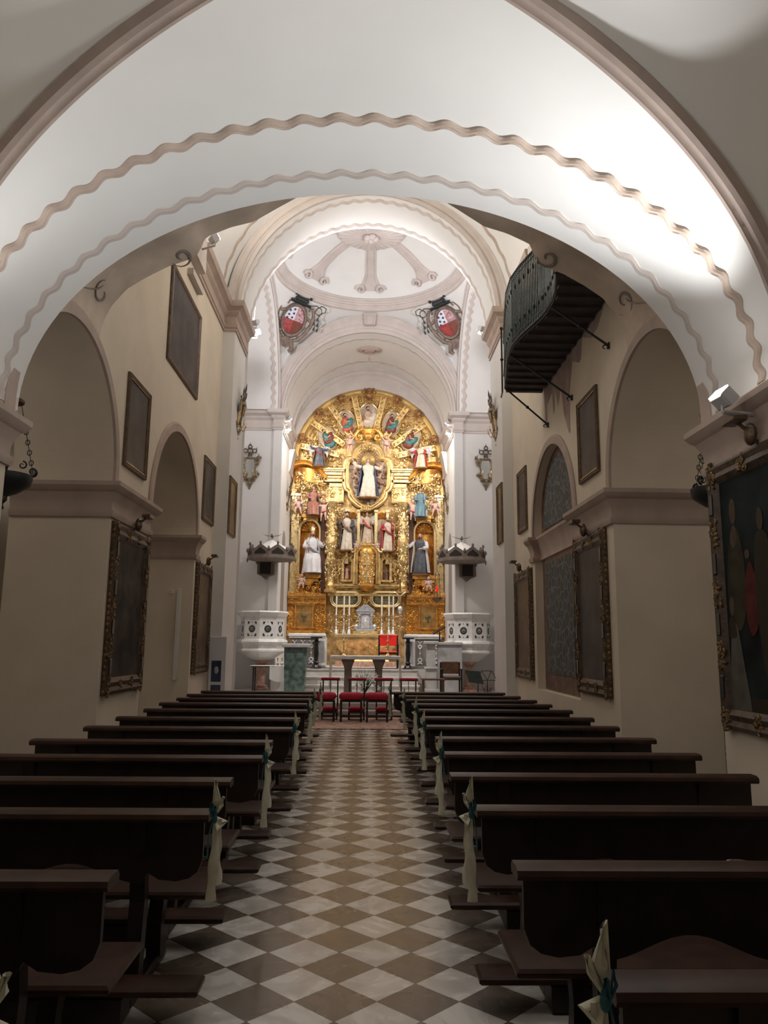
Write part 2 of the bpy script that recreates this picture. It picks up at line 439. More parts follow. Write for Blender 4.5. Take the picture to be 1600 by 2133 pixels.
for X, o, lst in ((XL, -1, LA), (XR, 1, RA + [(12.25, 1.35, 3.5)])):
    for c, r, zs in lst:
        mb = MB(); ringY(mb, X, o, c, r, r+.15, zs, .035, drop=max(.001, zs-3.5)); trim(mb, 'moulding', ang=30)
# painted panels in the closed niche
mb = MB()
def niche_poly(y0, y1, z0, z1, zs, r, n=20):
    c = (y0+y1)/2
    return [(y0, z0), (y1, z0)] + [(c+r*cos(pi*k/n), zs+r*sin(pi*k/n)) for k in range(n+1)]
mb.prism([(11.0, .88), (13.5, .88), (13.5, 3.1), (11.0, 3.1)], (3.13, 0, 0), (0, 1, 0), (0, 0, 1), (-.012, 0, 0)); mb.prism(niche_poly(11.1, 13.5, 3.1, 0, 3.72, 1.2), (3.13, 0, 0), (0, 1, 0), (0, 0, 1), (-.012, 0, 0))
nb = mb.build('painted_panel', 'niche_brown', smooth=False)
t = thing('painted_panel', 'tall arched panel with scrollwork filling the niche, right wall', 'painted panel', (3.12, 12.25, .9))
nb.name = 'border'; nb.parent = t; nb.location = (-3.12, -12.25, -.9)
mb = MB(); mb.prism([(11.5, 1.15), (13.25, 1.15), (13.25, 3.0), (11.5, 3.0)], (3.117, 0, 0), (0, 1, 0), (0, 0, 1), (-.01, 0, 0))
mb.prism(niche_poly(11.34, 13.26, 3.6, 0, 3.76, .96), (3.117, 0, 0), (0, 1, 0), (0, 0, 1), (-.01, 0, 0))
mb.build('scrollwork', 'niche_paint', t, smooth=False)
# ------------------------------------------------------------------ vault under the choir loft
XC = -.05; EA = 3.05; EB = 2.16; EZ = 3.6
def ell_z(x): return EZ+EB*sqrt(max(0, 1-(x/EA)**2))
mb = MB()
mb.grid(lambda u, v: (XC-EA*cos(pi*u), 5.1+1.5*v, EZ+EB*sin(pi*u)), 64, 4)
BAYS = [(3.775, 1.325), (1.125, 1.325), (-1.0, .8)]
for yc, h in BAYS:
    # two barrel webs (along Y) and two side webs, meeting on the groins
    for sg in (1, -1):
        mb.grid(lambda u, v: (XC-EA*cos(pi*u), yc+sg*h*(abs(cos(pi*u))*(1-v)+v), EZ+EB*sin(pi*u)), 48, 8)
    for sx in (1, -1):
        def fn(u, v):
            y = -cos(pi*u); x = abs(y)*(1-v)+v
            return (XC+sx*EA*x, yc+h*y, EZ+EB*sqrt(max(0, 1-y*y)))
        mb.grid(fn, 32, 8)
struct(mb.build('ceiling_choir', 'vault_white', ang=60))
# groin ribs of the bay overhead
for yc, h in BAYS[:2]:
    for sx in (1, -1):
        for sy in (1, -1):
            L = []
            for k in range(41):
                x = k/40*.995; th = math.acos(min(1, x))
                z = EZ+EB*sqrt(1-x*x)
                p = Vector((XC+sx*EA*x, yc+sy*h*x, z))
                tx = Vector((sx*EA, sy*h, 0)).normalized(); side = Vector((-tx.y, tx.x, 0))
                dn = Vector((0, 0, -1))*(1-x)+Vector((-sx*.9, -sy*.3, -.3))*x; dn.normalize()
                w = .075
                L.append([p+side*w-dn*.05, p+side*w*.9+dn*.03, p+side*w*.45+dn*.045, p+side*w*.2+dn*.025, p-side*w*.2+dn*.025, p-side*w*.45+dn*.045, p-side*w*.9+dn*.03, p-side*w-dn*.05])
            mb = MB(); mb.loops(L, closed=False); trim(mb, 'rose_rib', ang=50)
def wavy(mb, P, Nn, D, n, waves, amp, w, h, phase=0):
    """raised waving ribbon with three ridges along P(u); Nn(u) inward normal, D lateral direction"""
    prof = [(-.5, -.02), (-.5, .5), (-.36, 1), (-.22, .45), (-.12, 1), (0, 1.15), (.12, 1), (.22, .45), (.36, 1), (.5, .5), (.5, -.02)]
    L = []
    for i in range(n+1):
        u = i/n; p = Vector(P(u)); nn = Vector(Nn(u)); lat = Vector(D)
        off = amp*sin(2*pi*waves*u+phase)
        L.append([p+lat*(off+q[0]*w)+nn*(q[1]*h) for q in prof])
    mb.loops(L, closed=False); return mb
def eP(Y): return lambda u: (XC-EA*cos(pi*u), Y, EZ+EB*sin(pi*u))
def eN(u):
    v = Vector((EA and cos(pi*u)/EA*2, 0, -sin(pi*u)/EB*2)); return v.normalized()
mb = MB(); wavy(mb, eP(5.55), eN, (0, 1, 0), 720, 33, .028, .105, .018); trim(mb, 'wave_trim', ang=70)
mb = MB(); wavy(mb, eP(6.28), eN, (0, 1, 0), 720, 33, .026, .10, .010); trim(mb, 'moulding_pale', ang=70)
# ------------------------------------------------------------------ curved underside of the loft front
E2S = [(-3.1, 5.0), (-3.07, 5.2), (-2.99, 5.41), (-2.82, 5.63), (-2.62, 5.77), (-2.36, 5.92), (-2.08, 6.03), (-2.03, 6.08), (-2.0, 6.15), (-1.94, 6.30), (-1.66, 6.43), (-1.39, 6.51), (-1.1, 6.70), (-.83, 6.87), (-.4, 7.03), (0, 7.1)]
def poly_at(P, t):
    L = [0]
    for a, b in zip(P[:-1], P[1:]): L.append(L[-1]+(Vector(b)-Vector(a)).length)
    s = t*L[-1]
    for i in range(len(P)-1):
        if s <= L[i+1]+1e-9:
            f = (s-L[i])/(L[i+1]-L[i]); return Vector(P[i])*(1-f)+Vector(P[i+1])*f
    return Vector(P[-1])
def make_soffit(s):
    XW = XL if s < 0 else XR; k = abs(XW)/3.1; c = 7.84 if s < 0 else 7.87; rr = 1.36+.15 if s < 0 else 1.32+.15
    y0 = c-rr; ze = 3.6
    E1 = [Vector((XW, 6.55, 3.52))]+[Vector((XC+s*EA*cos(pi/2*q/30), 6.6, EZ+EB*sin(pi/2*q/30))) for q in range(1, 31)]
    E1[-1].x = XC
    E2 = [Vector((s*abs(x)*k, 8.4, z)) for x, z in E2S]; E2[-1].x = XC
    amax = pi-math.acos(max(-1, min(1, (8.4-c)/rr)))
    Wc = [Vector((XW, c-rr*cos(amax*q/24), ze+rr*sin(amax*q/24))) for q in range(25)]
    E2[0] = Wc[-1].copy()
    Wc[0] = E1[0].copy()
    Cr = [E1[-1], E2[-1]]
    def S(u, v):
        a = poly_at(E1, u)*(1-v)+poly_at(E2, u)*v
        b = poly_at(Wc, v)*(1-u)+poly_at(Cr, v)*u
        cc = (E1[0]*(1-u)+E1[-1]*u)*(1-v)+(E2[0]*(1-u)+E2[-1]*u)*v
        return a+b-cc
    return S
SOF = {}
for s in (-1, 1):
    S = make_soffit(s); SOF[s] = S
    mb = MB(); mb.grid(lambda u, v: S(u, v), 60, 16)
    # scroll decoration in low relief
    def on(u, v, e=.012):
        p = S(u, v); du = S(min(1, u+.01), v)-S(max(0, u-.01), v); dv = S(u, min(1, v+.01))-S(u, max(0, v-.01))
        n = du.cross(dv).normalized()
        if n.z > 0: n = -n
        return p+n*e
    mb.cur = 1
    def spiral(uc, vc, ru, rv, turns, a0, sg, w=.018, n=30):
        pts = []
        for i in range(n+1):
            t = i/n; a = a0+sg*turns*2*pi*t; q = 1-.86*t
            pts.append(on(min(.99, max(.01, uc+ru*q*cos(a))), min(.98, max(.02, vc+rv*q*sin(a)))))
        mb.tube(pts, [w*(1-.4*i/n) for i in range(n+1)], 6, flat=.5)
    def find(px, py):
        c = ray(px, py); best = (1e9, 0, 0)
        for i in range(1, 60):
            for j in range(1, 30):
                p = S(i/60, j/30); e = (CAMP+c*(p.y/c.y)-p).length
                if e < best[0]: best = (e, i/60, j/30)
        return best[1:]
    for px, py, rad, a0 in (((215, 612, .17, 1.2), (382, 528, .13, 2.8)) if s < 0 else ((1300, 628, .17, 1.9), (1140, 540, .13, .3))):
        u, v = find(px, py); c0 = on(u, v); du = (S(u+.01, v)-S(u-.01, v)).normalized(); dv = (S(u, v+.01)-S(u, v-.01)); dv = (dv-du*dv.dot(du)).normalized()
        pts = [c0+du*(rad*(1-.8*t)*cos(a0+s*7.0*t))+dv*(rad*1.3*(1-.8*t)*sin(a0+s*7.0*t)) for t in [i/26 for i in range(27)]]
        mb.tube(pts, [.006+.016*sin(pi*i/26) for i in range(27)], 6, flat=.5)
    mb.cur = 2
    for (u0, v0, u1, v1, b) in ((.12, .25, .42, .55, .12), (.3, .3, .62, .62, -.1), (.45, .35, .8, .6, .1), (.05, .72, .12, .88, .04)):
        mb.tube([on(u0+(u1-u0)*t, v0+(v1-v0)*t+b*sin(pi*t), .01) for t in [i/20 for i in range(21)]], [.004+.022*sin(pi*i/20) for i in range(21)], 5, flat=.4)
    trim(mb, ['painted_soffit', 'scroll_paint', 'moulding'], ang=60)
# parapet of the loft above its arch and the loft floor
mb = MB()
for s in (-1, 1):
    k = abs(XL if s < 0 else XR)/3.1
    E2 = [(s*abs(x)*k, z) for x, z in E2S]
    for a, b in zip(E2[:-1], E2[1:]):
        mb.add([(a[0], 8.4, a[1]), (b[0], 8.4, b[1]), (b[0], 8.4, 7.9), (a[0], 8.4, 7.9)], [(0, 1, 2, 3)])
        mb.add([(a[0], 8.2, 7.9), (b[0], 8.2, 7.9), (b[0], 8.4, 7.9), (a[0], 8.4, 7.9)], [(0, 1, 2, 3)])
mb.box(-3.1, 3.0, -2.2, 8.2, 7.12, 7.25)
mb.box(-3.1, 3.0, 8.15, 8.2, 7.2, 7.9)
struct(mb.build('wall_choir_front', 'plaster', smooth=False))
# ------------------------------------------------------------------ nave vault, upper cornice
NZ = 8.6
mb = MB(); mb.grid(lambda u, v: (-.05-3.05*cos(pi*u), 8.0+8.0*v, NZ+2.97*sin(pi*u)), 64, 12)
mb.grid(lambda u, v: (-.05-3.05*cos(pi*u), -2.2+10.2*v, NZ+2.97*sin(pi*u)), 32, 4)
struct(mb.build('ceiling_nave', 'vault_white', ang=60))
mb = MB(); mb.prism([(-3.2+.0, 7.0)]+[(-.05-3.2*cos(pi*k/20), NZ+3.1*sin(pi*k/20)) for k in range(21)]+[(3.1, 7.0)], (0, -2.3, 0), (1, 0, 0), (0, 0, 1), (0, .1, 0))
struct(mb.build('wall_choir_back', 'plaster', smooth=False))
UP = [(0, 8.10), (.03, 8.10), (.03, 8.16), (.05, 8.17), (.05, 8.24), (.02, 8.25), (.02, 8.42), (.05, 8.45), (.08, 8.5), (.08, 8.54), (.13, 8.58), (.18, 8.60), (.2, 8.66), (.2, 8.72), (0, 8.72)]
mb = MB(); sweep(mb, [(-3.1, 16.9-.0), (-2.85, 16.9), (-2.85, 15.45), (XL, 15.45), (XL, 12.9)][1:], UP); trim(mb, 'moulding', ang=25)
mb = MB(); sweep(mb, [(XR, 12.9), (XR, 15.5), (2.8, 15.5), (2.8, 16.9)], UP); trim(mb, 'moulding', ang=25)
# broken return of the cornice and its bracket (left and right)
for s, XW in ((-1, XL), (1, XR)):
    o = -s
    mb = MB(); mb.box(min(XW, XW+o*.2), max(XW, XW+o*.2), 12.35, 12.9, 8.86, 8.97)
    mb.box(min(XW, XW+o*.1), max(XW, XW+o*.1), 12.2, 13.0, 7.75, 7.86)
    mb.box(min(XW, XW+o*.15), max(XW, XW+o*.15), 12.15, 12.9, 8.1, 8.72)
    trim(mb, 'moulding_pale', smooth=False)
# pilasters that carry the entrance arch of the crossing
mb = MB(); mb.box(-3.2, -2.85, 15.45, 16.9, 0, 8.12); trim(mb, 'cool_white', smooth=False)
mb = MB(); mb.box(2.8, 3.2, 15.5, 16.9, 0, 8.12); trim(mb, 'cool_white', smooth=False)
# crossing: the two big arches facing us
def arch_face(mb, Y, r0, r1, zc, steps, d0=0, n=64, x0=0, k=0):
    """moulded ring on a wall plane Y facing -Y"""
    L = []
    for f, t in steps:
        rr = r0+(r1-r0)*f
        L.append([(x0-rr*cos(pi*q/n), Y-t, zc+rr*sin(pi*q/n)*(1+k*f)) for q in range(n+1)])
    mb.loops(L, closed=False)
AZ = 8.62
mb = MB(); r = 2.74
mb.grid(lambda u, v: (-.03-r*cos(pi*u), 15.5+1.4*v, AZ+r*sin(pi*u)), 64, 6)
for Y in (15.5, 16.9):
    mb.grid(lambda u, v: (-.03-(r+.45*v)*cos(pi*u), Y, AZ+(r+.45*v)*sin(pi*u)), 64, 1)
trim(mb, 'vault_white', ang=30)
mb = MB(); arch_face(mb, 15.5, 2.74, 3.03, AZ, [(0, -.02), (0, .05), (.25, .06), (.3, .035), (.45, .03), (.5, .07), (.75, .08), (.85, .11), (1, .11), (1, -.02)], x0=-.03)
trim(mb, 'moulding_pale', ang=25)
for Yw in (15.72, 16.72):
    mb = MB(); wavy(mb, lambda u: (-.03-r*cos(pi*u), Yw, AZ+r*sin(pi*u)), lambda u: (cos(pi*u), 0, -sin(pi*u)), (0, 1, 0), 480, 30, .03, .12, .02); trim(mb, 'moulding_pale', ang=70)
mb = MB(); wavy(mb, lambda u: (-.05-3.05*cos(pi*u), 15.0, NZ+2.97*sin(pi*u)), lambda u: (cos(pi*u), 0, -sin(pi*u)), (0, 1, 0), 360, 20, .03, .12, .02); trim(mb, 'wave_trim', ang=70)
# crossing walls
CY0, CY1, CYC = 16.9, 23.1, 20.0
RB = 2.65
def wall_with_arch_y(name, Y, xo, z1, r, zc, m='cool_white', th=.3):
    mb = MB(); n = 48; P = [(-r, 0)]+[(-r*cos(pi*k/n), zc+r*sin(pi*k/n)) for k in range(n+1)]+[(r, 0)]
    mb.add([(-xo, Y, 0), (-r, Y, 0), (-r, Y, zc), (-xo, Y, zc)], [(0, 1, 2, 3)]); mb.add([(xo, Y, 0), (r, Y, 0), (r, Y, zc), (xo, Y, zc)], [(0, 1, 2, 3)])
    L = [[(-r*cos(pi*k/n), Y, zc+r*sin(pi*k/n)) for k in range(n+1)], []]
    for k in range(n+1):
        a = pi*k/n; c, s_ = -cos(a), sin(a)
        f = min(xo/abs(c) if abs(c) > 1e-6 else 1e9, (z1-zc)/s_ if s_ > 1e-6 else 1e9)
        L[1].append((c*f, Y, zc+s_*f))
    mb.loops(L, closed=False)
    return struct(mb.build(name, m, smooth=False))
BZ = 8.70
wall_with_arch_y('wall_chancel_arch', CY1, 4.5, 12.6, RB, BZ)
for s in (-1, 1):
    X = s*4.2; mb = MB()
    mb.add([(X, 16.9, 0), (X, 23.1, 0), (X, 23.1, 12), (X, 16.9, 12)], [(0, 1, 2, 3)])
    mb.add([(s*2.8, 16.9, 0), (s*4.3, 16.9, 0), (s*4.3, 16.9, 12), (s*2.8, 16.9, 12)], [(0, 1, 2, 3)])
    struct(mb.build('wall_transept_left' if s < 0 else 'wall_transept_right', 'cool_white'))
    # side arch barrel, its face towards the crossing
    RS = 2.85; mb = MB()
    mb.grid(lambda u, v: (s*(2.78+1.42*v), CYC-RS*cos(pi*u), BZ+RS*sin(pi*u)), 48, 4); trim(mb, 'cool_white', ang=40)
    mb = MB(); L = []
    for rr, t in ((RS, -.02), (RS, .05), (RS+.1, .05), (RS+.14, .02), (RS+.22, .02), (RS+.24, -.02)):
        L.append([(s*(2.78-t), CYC-rr*cos(pi*k/48), BZ+rr*sin(pi*k/48)) for k in range(49)])
    mb.loops(L, closed=False); trim(mb, 'moulding_pale', ang=25)
    for xw in (2.95, 4.02):
        mb = MB(); wavy(mb, lambda u: (s*xw, CYC-RS*cos(pi*u), BZ+RS*sin(pi*u)), lambda u: (0, cos(pi*u), -sin(pi*u)), (1, 0, 0), 480, 30, .028, .12, .02)
        trim(mb, 'moulding_pale', ang=70)
# cornice on the far side of the crossing, running on into the chancel
BP = [(o, z) for o, z in UP]
for s in (-1, 1):
    path = [(s*4.2, 17.0), (s*4.2, 23.1), (s*2.92, 23.1), (s*2.92, 23.0), (s*2.68, 23.0), (s*2.68, 26.25)]
    path = path[::-1] if s > 0 else path
    # outward side must face the crossing
    mb = MB(); sweep(mb, path, [(-o if s < 0 else -o, z) for o, z in BP]); trim(mb, 'moulding_pale', ang=25)
    mb = MB(); mb.box(min(s*2.66, s*2.92), max(s*2.66, s*2.92), 23.0, 23.2, 0, 8.12); trim(mb, 'cool_white', smooth=False)
# pendentives, dome ring, shallow dome
RR = 2.66; ZR = 11.95
def pend(th):
    c, s_ = cos(th), sin(th); hx, hy = 2.78, 3.1
    f = min(hx/abs(c) if abs(c) > 1e-9 else 1e9, hy/abs(s_) if abs(s_) > 1e-9 else 1e9)
    x, y = c*f, s_*f
    if abs(abs(x)-hx) < 1e-6: z = BZ+sqrt(max(0, 3.1**2-y*y))*1.0
    else: z = BZ+sqrt(max(0, 2.95**2-x*x))*1.085
    return x, y, min(z, ZR-.02)
def pend_pt(th, v):
    x, y, z = pend(th); R0 = sqrt(x*x+y*y)
    R = R0*(1-v)+RR*v; zz = z*(1-v)+ZR*v
    b = .34*sin(pi*v)*max(0, (R0-RR))
    return Vector(((R+b)*cos(th), CYC+(R+b)*sin(th), zz-b*.2))
mb = MB(); mb.grid(lambda u, v: pend_pt(u*2*pi, v), 160, 10, cu=True); struct(mb.build('ceiling_pendentives', 'vault_white', ang=60))
RPROF = [(RR+.08, ZR-.05), (RR-.0, ZR-.04), (RR-.03, ZR+.0), (RR-.02, ZR+.02), (RR-.02, ZR+.09), (RR-.06, ZR+.10), (RR-.07, ZR+.13), (RR-.12, ZR+.16), (RR-.13, ZR+.19), (RR-.18, ZR+.21), (RR-.18, ZR+.26), (RR+.1, ZR+.28)]
mb = MB(); mb.lathe(RPROF[:], (0, CYC, 0), 96, cap=False); trim(mb, 'moulding_pale', ang=25)
DR = RR-.12; DZ = ZR+.25; DH = 1.0
def dome(rf, th, e=0): return Vector((rf*DR*cos(th), CYC+rf*DR*sin(th), DZ+DH*sqrt(max(0, 1-(rf*.999)**2))-e))
mb = MB(); mb.grid(lambda u, v: dome(v, u*2*pi), 96, 16, cu=True); struct(mb.build('ceiling_dome', 'vault_white', ang=60))
# ribs of the dome with scrolled feet
for k in range(8):
    th = pi/2+k*pi/4; L = []
    for i in range(25):
        rf = .33+.63*i/24; w = .14+.02*i/24; fl = max(0, (i-17)/7); w += .24*fl**1.6
        p = dome(rf, th); side = Vector((-sin(th), cos(th), 0)); dn = Vector((-cos(th)*.4*rf, -sin(th)*.4*rf, -1)).normalized()
        L.append([p+side*w-dn*.05, p+side*w+dn*.06, p+side*w*.72+dn*.08, p+side*w*.6+dn*.045, p-side*w*.6+dn*.045, p-side*w*.72+dn*.08, p-side*w+dn*.06, p-side*w-dn*.05])
    mb = MB(); mb.loops(L, closed=False)
    for sg in (1, -1):
        c0 = dome(.95, th)+Vector((-sin(th), cos(th), 0))*sg*.3+Vector((-cos(th)*.1, -sin(th)*.1, -.08))
        side = Vector((-sin(th), cos(th), 0))*sg; up_ = Vector((-cos(th)*.5, -sin(th)*.5, .6)).normalized()
        pts = [c0+side*(.14*(1-.8*t)*cos(7.5*t))+up_*(.14*(1-.8*t)*sin(7.5*t)) for t in [i/20 for i in range(21)]]
        mb.tube(pts, [.05*(1-.5*i/20) for i in range(21)], 6)
    trim(mb, 'moulding_pale', ang=35)
# central shell rosette
mb = MB(); nf = 28
def ros(u, v):
    a = u*2*pi; r_ = .12+.78*v
    z = DZ+DH-.30+.14*v*v*.5+.05*abs(sin(nf/2*a))*v
    if v > .93: r_ += .05*abs(sin(nf/2*a))
    return (r_*cos(a), CYC+r_*sin(a), z)
mb.grid(ros, nf*6, 8, cu=True)
mb.grid(lambda u, v: ((.9+.03*v)*cos(u*2*pi), CYC+(.9+.03*v)*sin(u*2*pi), DZ+DH-.2+.2*v), 64, 1, cu=True)
for k in range(5):
    a = k*2*pi/5; mb.ell((.12*cos(a), CYC+.12*sin(a), DZ+DH-.36), (.11, .11, .09), 8, 6)
mb.ell((0, CYC, DZ+DH-.42), .09, 8, 6)
trim(mb, 'moulding_pale', ang=35)
# chancel arch mouldings, keystone, barrel
mb = MB(); arch_face(mb, CY1, 2.65, 2.97, BZ, [(0, -.02), (0, .07), (.2, .08), (.25, .04), (.45, .04), (.5, .08), (.7, .085), (.8, .13), (1, .13), (1, -.02)], k=.085)
trim(mb, 'moulding_pale', ang=25)
mb = MB(); mb.prism([(-.16, 0), (.16, 0), (.2, .34), (-.2, .34)], (0, 22.88, 11.55), (1, 0, 0), (0, 0, 1), (0, .2, 0))
mb.tube([(-.2, 22.86, 11.88), (.2, 22.86, 11.88)], .05, 8); mb.tube([(-.1, 22.87, 11.58), (-.12, 22.87, 11.84)], .02, 6); mb.tube([(.1, 22.87, 11.58), (.12, 22.87, 11.84)], .02, 6)
trim(mb, 'moulding_pale')
mb = MB(); mb.grid(lambda u, v: (-RB*cos(pi*u), CY1+3.2*v, BZ+RB*sin(pi*u)), 64, 6); struct(mb.build('ceiling_chancel', 'vault_white', ang=60))
for Yw in (23.55, 25.55):
    mb = MB(); wavy(mb, lambda u: (-RB*cos(pi*u), Yw, BZ+RB*sin(pi*u)), lambda u: (cos(pi*u), 0, -sin(pi*u)), (0, 1, 0), 360, 24, .03, .12, .02); trim(mb, 'moulding_pale', ang=70)
for s in (-1, 1):
    X = s*2.68; mb = MB(); mb.add([(X, 23.1, 0), (X, 26.9, 0), (X, 26.9, 8.9), (X, 23.1, 8.9)], [(0, 1, 2, 3)])
    struct(mb.build('wall_chancel_left' if s < 0 else 'wall_chancel_right', 'cool_white'))
    # flat grey arch on the chancel wall, a hollow's shade put into the colour
    mb = MB(); c = 24.5; A = [(c-.42, 2.2), (c+.42, 2.2)]+[(c+.42*cos(pi*k/16), 4.75+.42*sin(pi*k/16)) for k in range(17)]
    mb.prism(A, (X-s*.012, 0, 0), (0, 1, 0), (0, 0, 1), (s*.02, 0, 0)); trim(mb, 'chancel_shade', smooth=False)
# oval ceiling boss with a small hanging ring in the chancel barrel
mb = MB(); mb.lathe([(.22, -.02), (.34, -.05), (.4, -.02), (.4, .08)], (0, 24.4, 11.28), 24, sx=1, sy=.6, cap=False); mb.lathe([(.0, -.04), (.12, -.08), (.2, -.03)], (0, 24.4, 11.28), 16)
mb.tube([(0, 24.4, 11.24), (0, 24.4, 11.0)], .012, 5); mb.ell((0, 24.4, 10.97), .05, 8, 6); trim(mb, 'moulding')
# white moulded band between the chancel vault and the altarpiece
GZ, GR = 7.94, 2.62
mb = MB(); n = 64; L = []
for f, y in ((0, 26.3), (0, 26.22), (.12, 26.2), (.14, 26.24), (.35, 26.25), (.37, 26.2), (.5, 26.19), (.93, 26.19), (1, 26.22), (1, 26.8)):
    l = [(-(2.68*(1-f)+2.62*f), y, 7.3)]
    for k in range(n+1):
        a = pi*k/n; ro = Vector((-RB*cos(a), BZ+RB*sin(a))); ri = Vector((-GR*cos(a), GZ+GR*sin(a)))
        p = ro*(1-f)+ri*f; l.append((p.x, y, p.y))
    l.append(((2.68*(1-f)+2.62*f), y, 7.3)); L.append(l)
mb.loops(L, closed=False); trim(mb, 'moulding_pale', ang=25)
mb = MB(); mb.box(-4, 4, 26.85, 27.0, 0, 11.5); struct(mb.build('wall_end', 'plaster'))
for s in (-1, 1):
    # corbels where that band meets the walls
    mb = MB(); X = s*2.68; o = -s
    sweep(mb, [(X, 25.4), (X, 26.25)] if s > 0 else [(X, 26.25), (X, 25.4)], [(0, 7.3), (.06, 7.45), (.1, 7.7), (.16, 8.0), (.2, 8.1), (0, 8.1)]); trim(mb, 'moulding_pale')
# ------------------------------------------------------------------ sanctuary floor, steps
mb = MB(); mb.bbox(-4.2, 4.2, 17.6, 23.1, .0, .15, .02); mb.bbox(-4.2, 4.2, 17.85, 23.1, .15, .30, .02); struct(mb.build('floor_sanctuary', 'stone_step', smooth=False))
mb = MB()
for i, y in enumerate((21.3, 21.65, 22.0)):
    mb.box(-1.72, 1.45, y, 23.0, .3+.205*i, .3+.205*(i+1)-.035); mb.box(-1.75, 1.48, y-.03, 23.0, .3+.205*(i+1)-.035, .3+.205*(i+1))
trim(mb, 'stone_step', smooth=False)
mb = MB(); mb.box(-2.68, 2.68, 22.3, 27, .3, .915); struct(mb.build('floor_chancel', 'stone_step', smooth=False))
mb = MB(); mb.box(-.95, .95, 24.2, 25.0, .915, 1.06); trim(mb, 'marble_pink', smooth=False)
# remains of a painted drape under the balcony
mb = MB(); P = [(9.2, 5.93), (12.55, 5.93), (12.5, 5.25), (12.38, 5.2), (12.36, 5.6), (12.0, 5.7), (11.95, 5.3), (11.88, 5.35), (11.8, 5.72), (11.66, 5.35), (11.55, 5.45), (11.45, 5.6), (11.3, 5.1), (11.05, 4.75), (10.98, 4.72), (10.95, 5.35), (10.75, 5.75), (10.4, 5.6), (10.3, 5.62), (10.2, 5.9), (9.8, 5.72), (9.5, 5.74), (9.3, 5.85)]
mb.prism(P, (XR-.004, 0, 0), (0, 1, 0), (0, 0, 1), (.01, 0, 0)); trim(mb, 'stain', smooth=False)
# ================================================================== THE ALTARPIECE
YR = 26.6
def Q(px, py, d=0.3):
    p = aY(px, py, YR-d); return p
def curl(mb, c, ex, ez, ey, r, turns=1.1, a0=0, sg=1, w=.018, n=12):
    c = Vector(c); P = []
    for i in range(n+1):
        t = i/n; a = a0+sg*turns*2*pi*t; q = r*(1-.8*t)
        P.append(c+ex*(q*cos(a))+ez*(q*sin(a))+ey*(w*.6*t))
    mb.tube(P, [w*(1.1-.5*i/n) for i in range(n+1)], 4, caps=False)
EXv, EZv, EYv = Vector((1, 0, 0)), Vector((0, 0, 1)), Vector((0, -1, 0))
def foliage(mb, region, n, size=.07, d=.1, seed=1):
    """carved scrolls and leaves over region() -> (x, z)"""
    R = random.Random(seed)
    for i in range(n):
        x, z = region(R); s = size*R.uniform(.6, 1.3); y = YR-d
        if R.random() < .55:
            curl(mb, (x, y, z), EXv, EZv, EYv, s, R.uniform(.8, 1.3), R.uniform(0, 6.28), R.choice((1, -1)), s*.24, 9)
        else:
            a = R.uniform(0, pi); m = Matrix.Rotation(a, 3, 'Y')
            mb.ell((x, y, z), (s*.28, s*.35, s*.85), 6, 4, rot=m)
def rect(x0, x1, z0, z1): return lambda R: (R.uniform(x0, x1), R.uniform(z0, z1))
def both(x0, x1, z0, z1):
    def f(R):
        return (R.choice((-1, 1))*R.uniform(x0, x1), R.uniform(z0, z1))
    return f
def H(x, z, d=.3): return Vector((x, YR-d, z))
ALT = thing('altarpiece', 'tall gilded baroque altarpiece with arched top filling the chancel end', 'altarpiece', (0, 26.4, .92))
# heights read off the photograph at the plane of the altarpiece
def Zp(py, d=.3, px=765): return Q(px, py, d).z
def Xp(px, py=1100, d=.3): return Q(px, py, d).x
# --- back
mb = MB(); mb.prism([(-2.68, .9), (2.68, .9), (2.68, GZ), *[(GR*cos(pi*k/48)*1.0, GZ+GR*sin(pi*k/48)) for k in range(49)], (-2.68, GZ)], (0, YR, 0), (1, 0, 0), (0, 0, 1), (0, .15, 0))
mb.build('back_panel', 'gold_umber', ALT, smooth=False)
# --- arched crown
mb = MB(); n = 60
L = []
for rr, d in ((GR-.0, 0), (GR-.0, .30), (GR-.06, .36), (GR-.10, .28), (GR-.16, .33), (GR-.22, .24), (GR-.22, 0)):
    L.append([H(-rr*cos(pi*k/n), GZ+rr*sin(pi*k/n), d) for k in range(n+1)])
mb.loops(L, closed=False); mb.build('outer_moulding', 'gold_pale', ALT, ang=30)
def pol(a, r): return (r*sin(a), GZ+r*cos(a))
for a in (-1.25, -.80, -.42, 0, .42, .80, 1.25):
    mb = MB(); x, z = pol(a, GR-.14); m = Matrix.Rotation(a, 3, 'Y'); w = .2 if a else .3
    mb.ell(H(x, z, .3), (w*.55, .16, w*.8), 10, 7, rot=m)
    for sg in (1, -1):
        ex = m @ EXv; ez = m @ EZv
        curl(mb, H(x, z, .42)+ex*sg*w*.6, ex, ez, EYv, w*.45, 1.2, 1.5, sg, .03)
        curl(mb, H(x, z, .42)+ex*sg*w*.4-ez*w*.75, ex, ez, EYv, w*.35, 1.2, -1.5, -sg, .025)
    mb.ell(H(x, z-.02, .46), (.06, .06, .08), 8, 6); mb.build('mask_clasp', 'gold_brown', ALT)
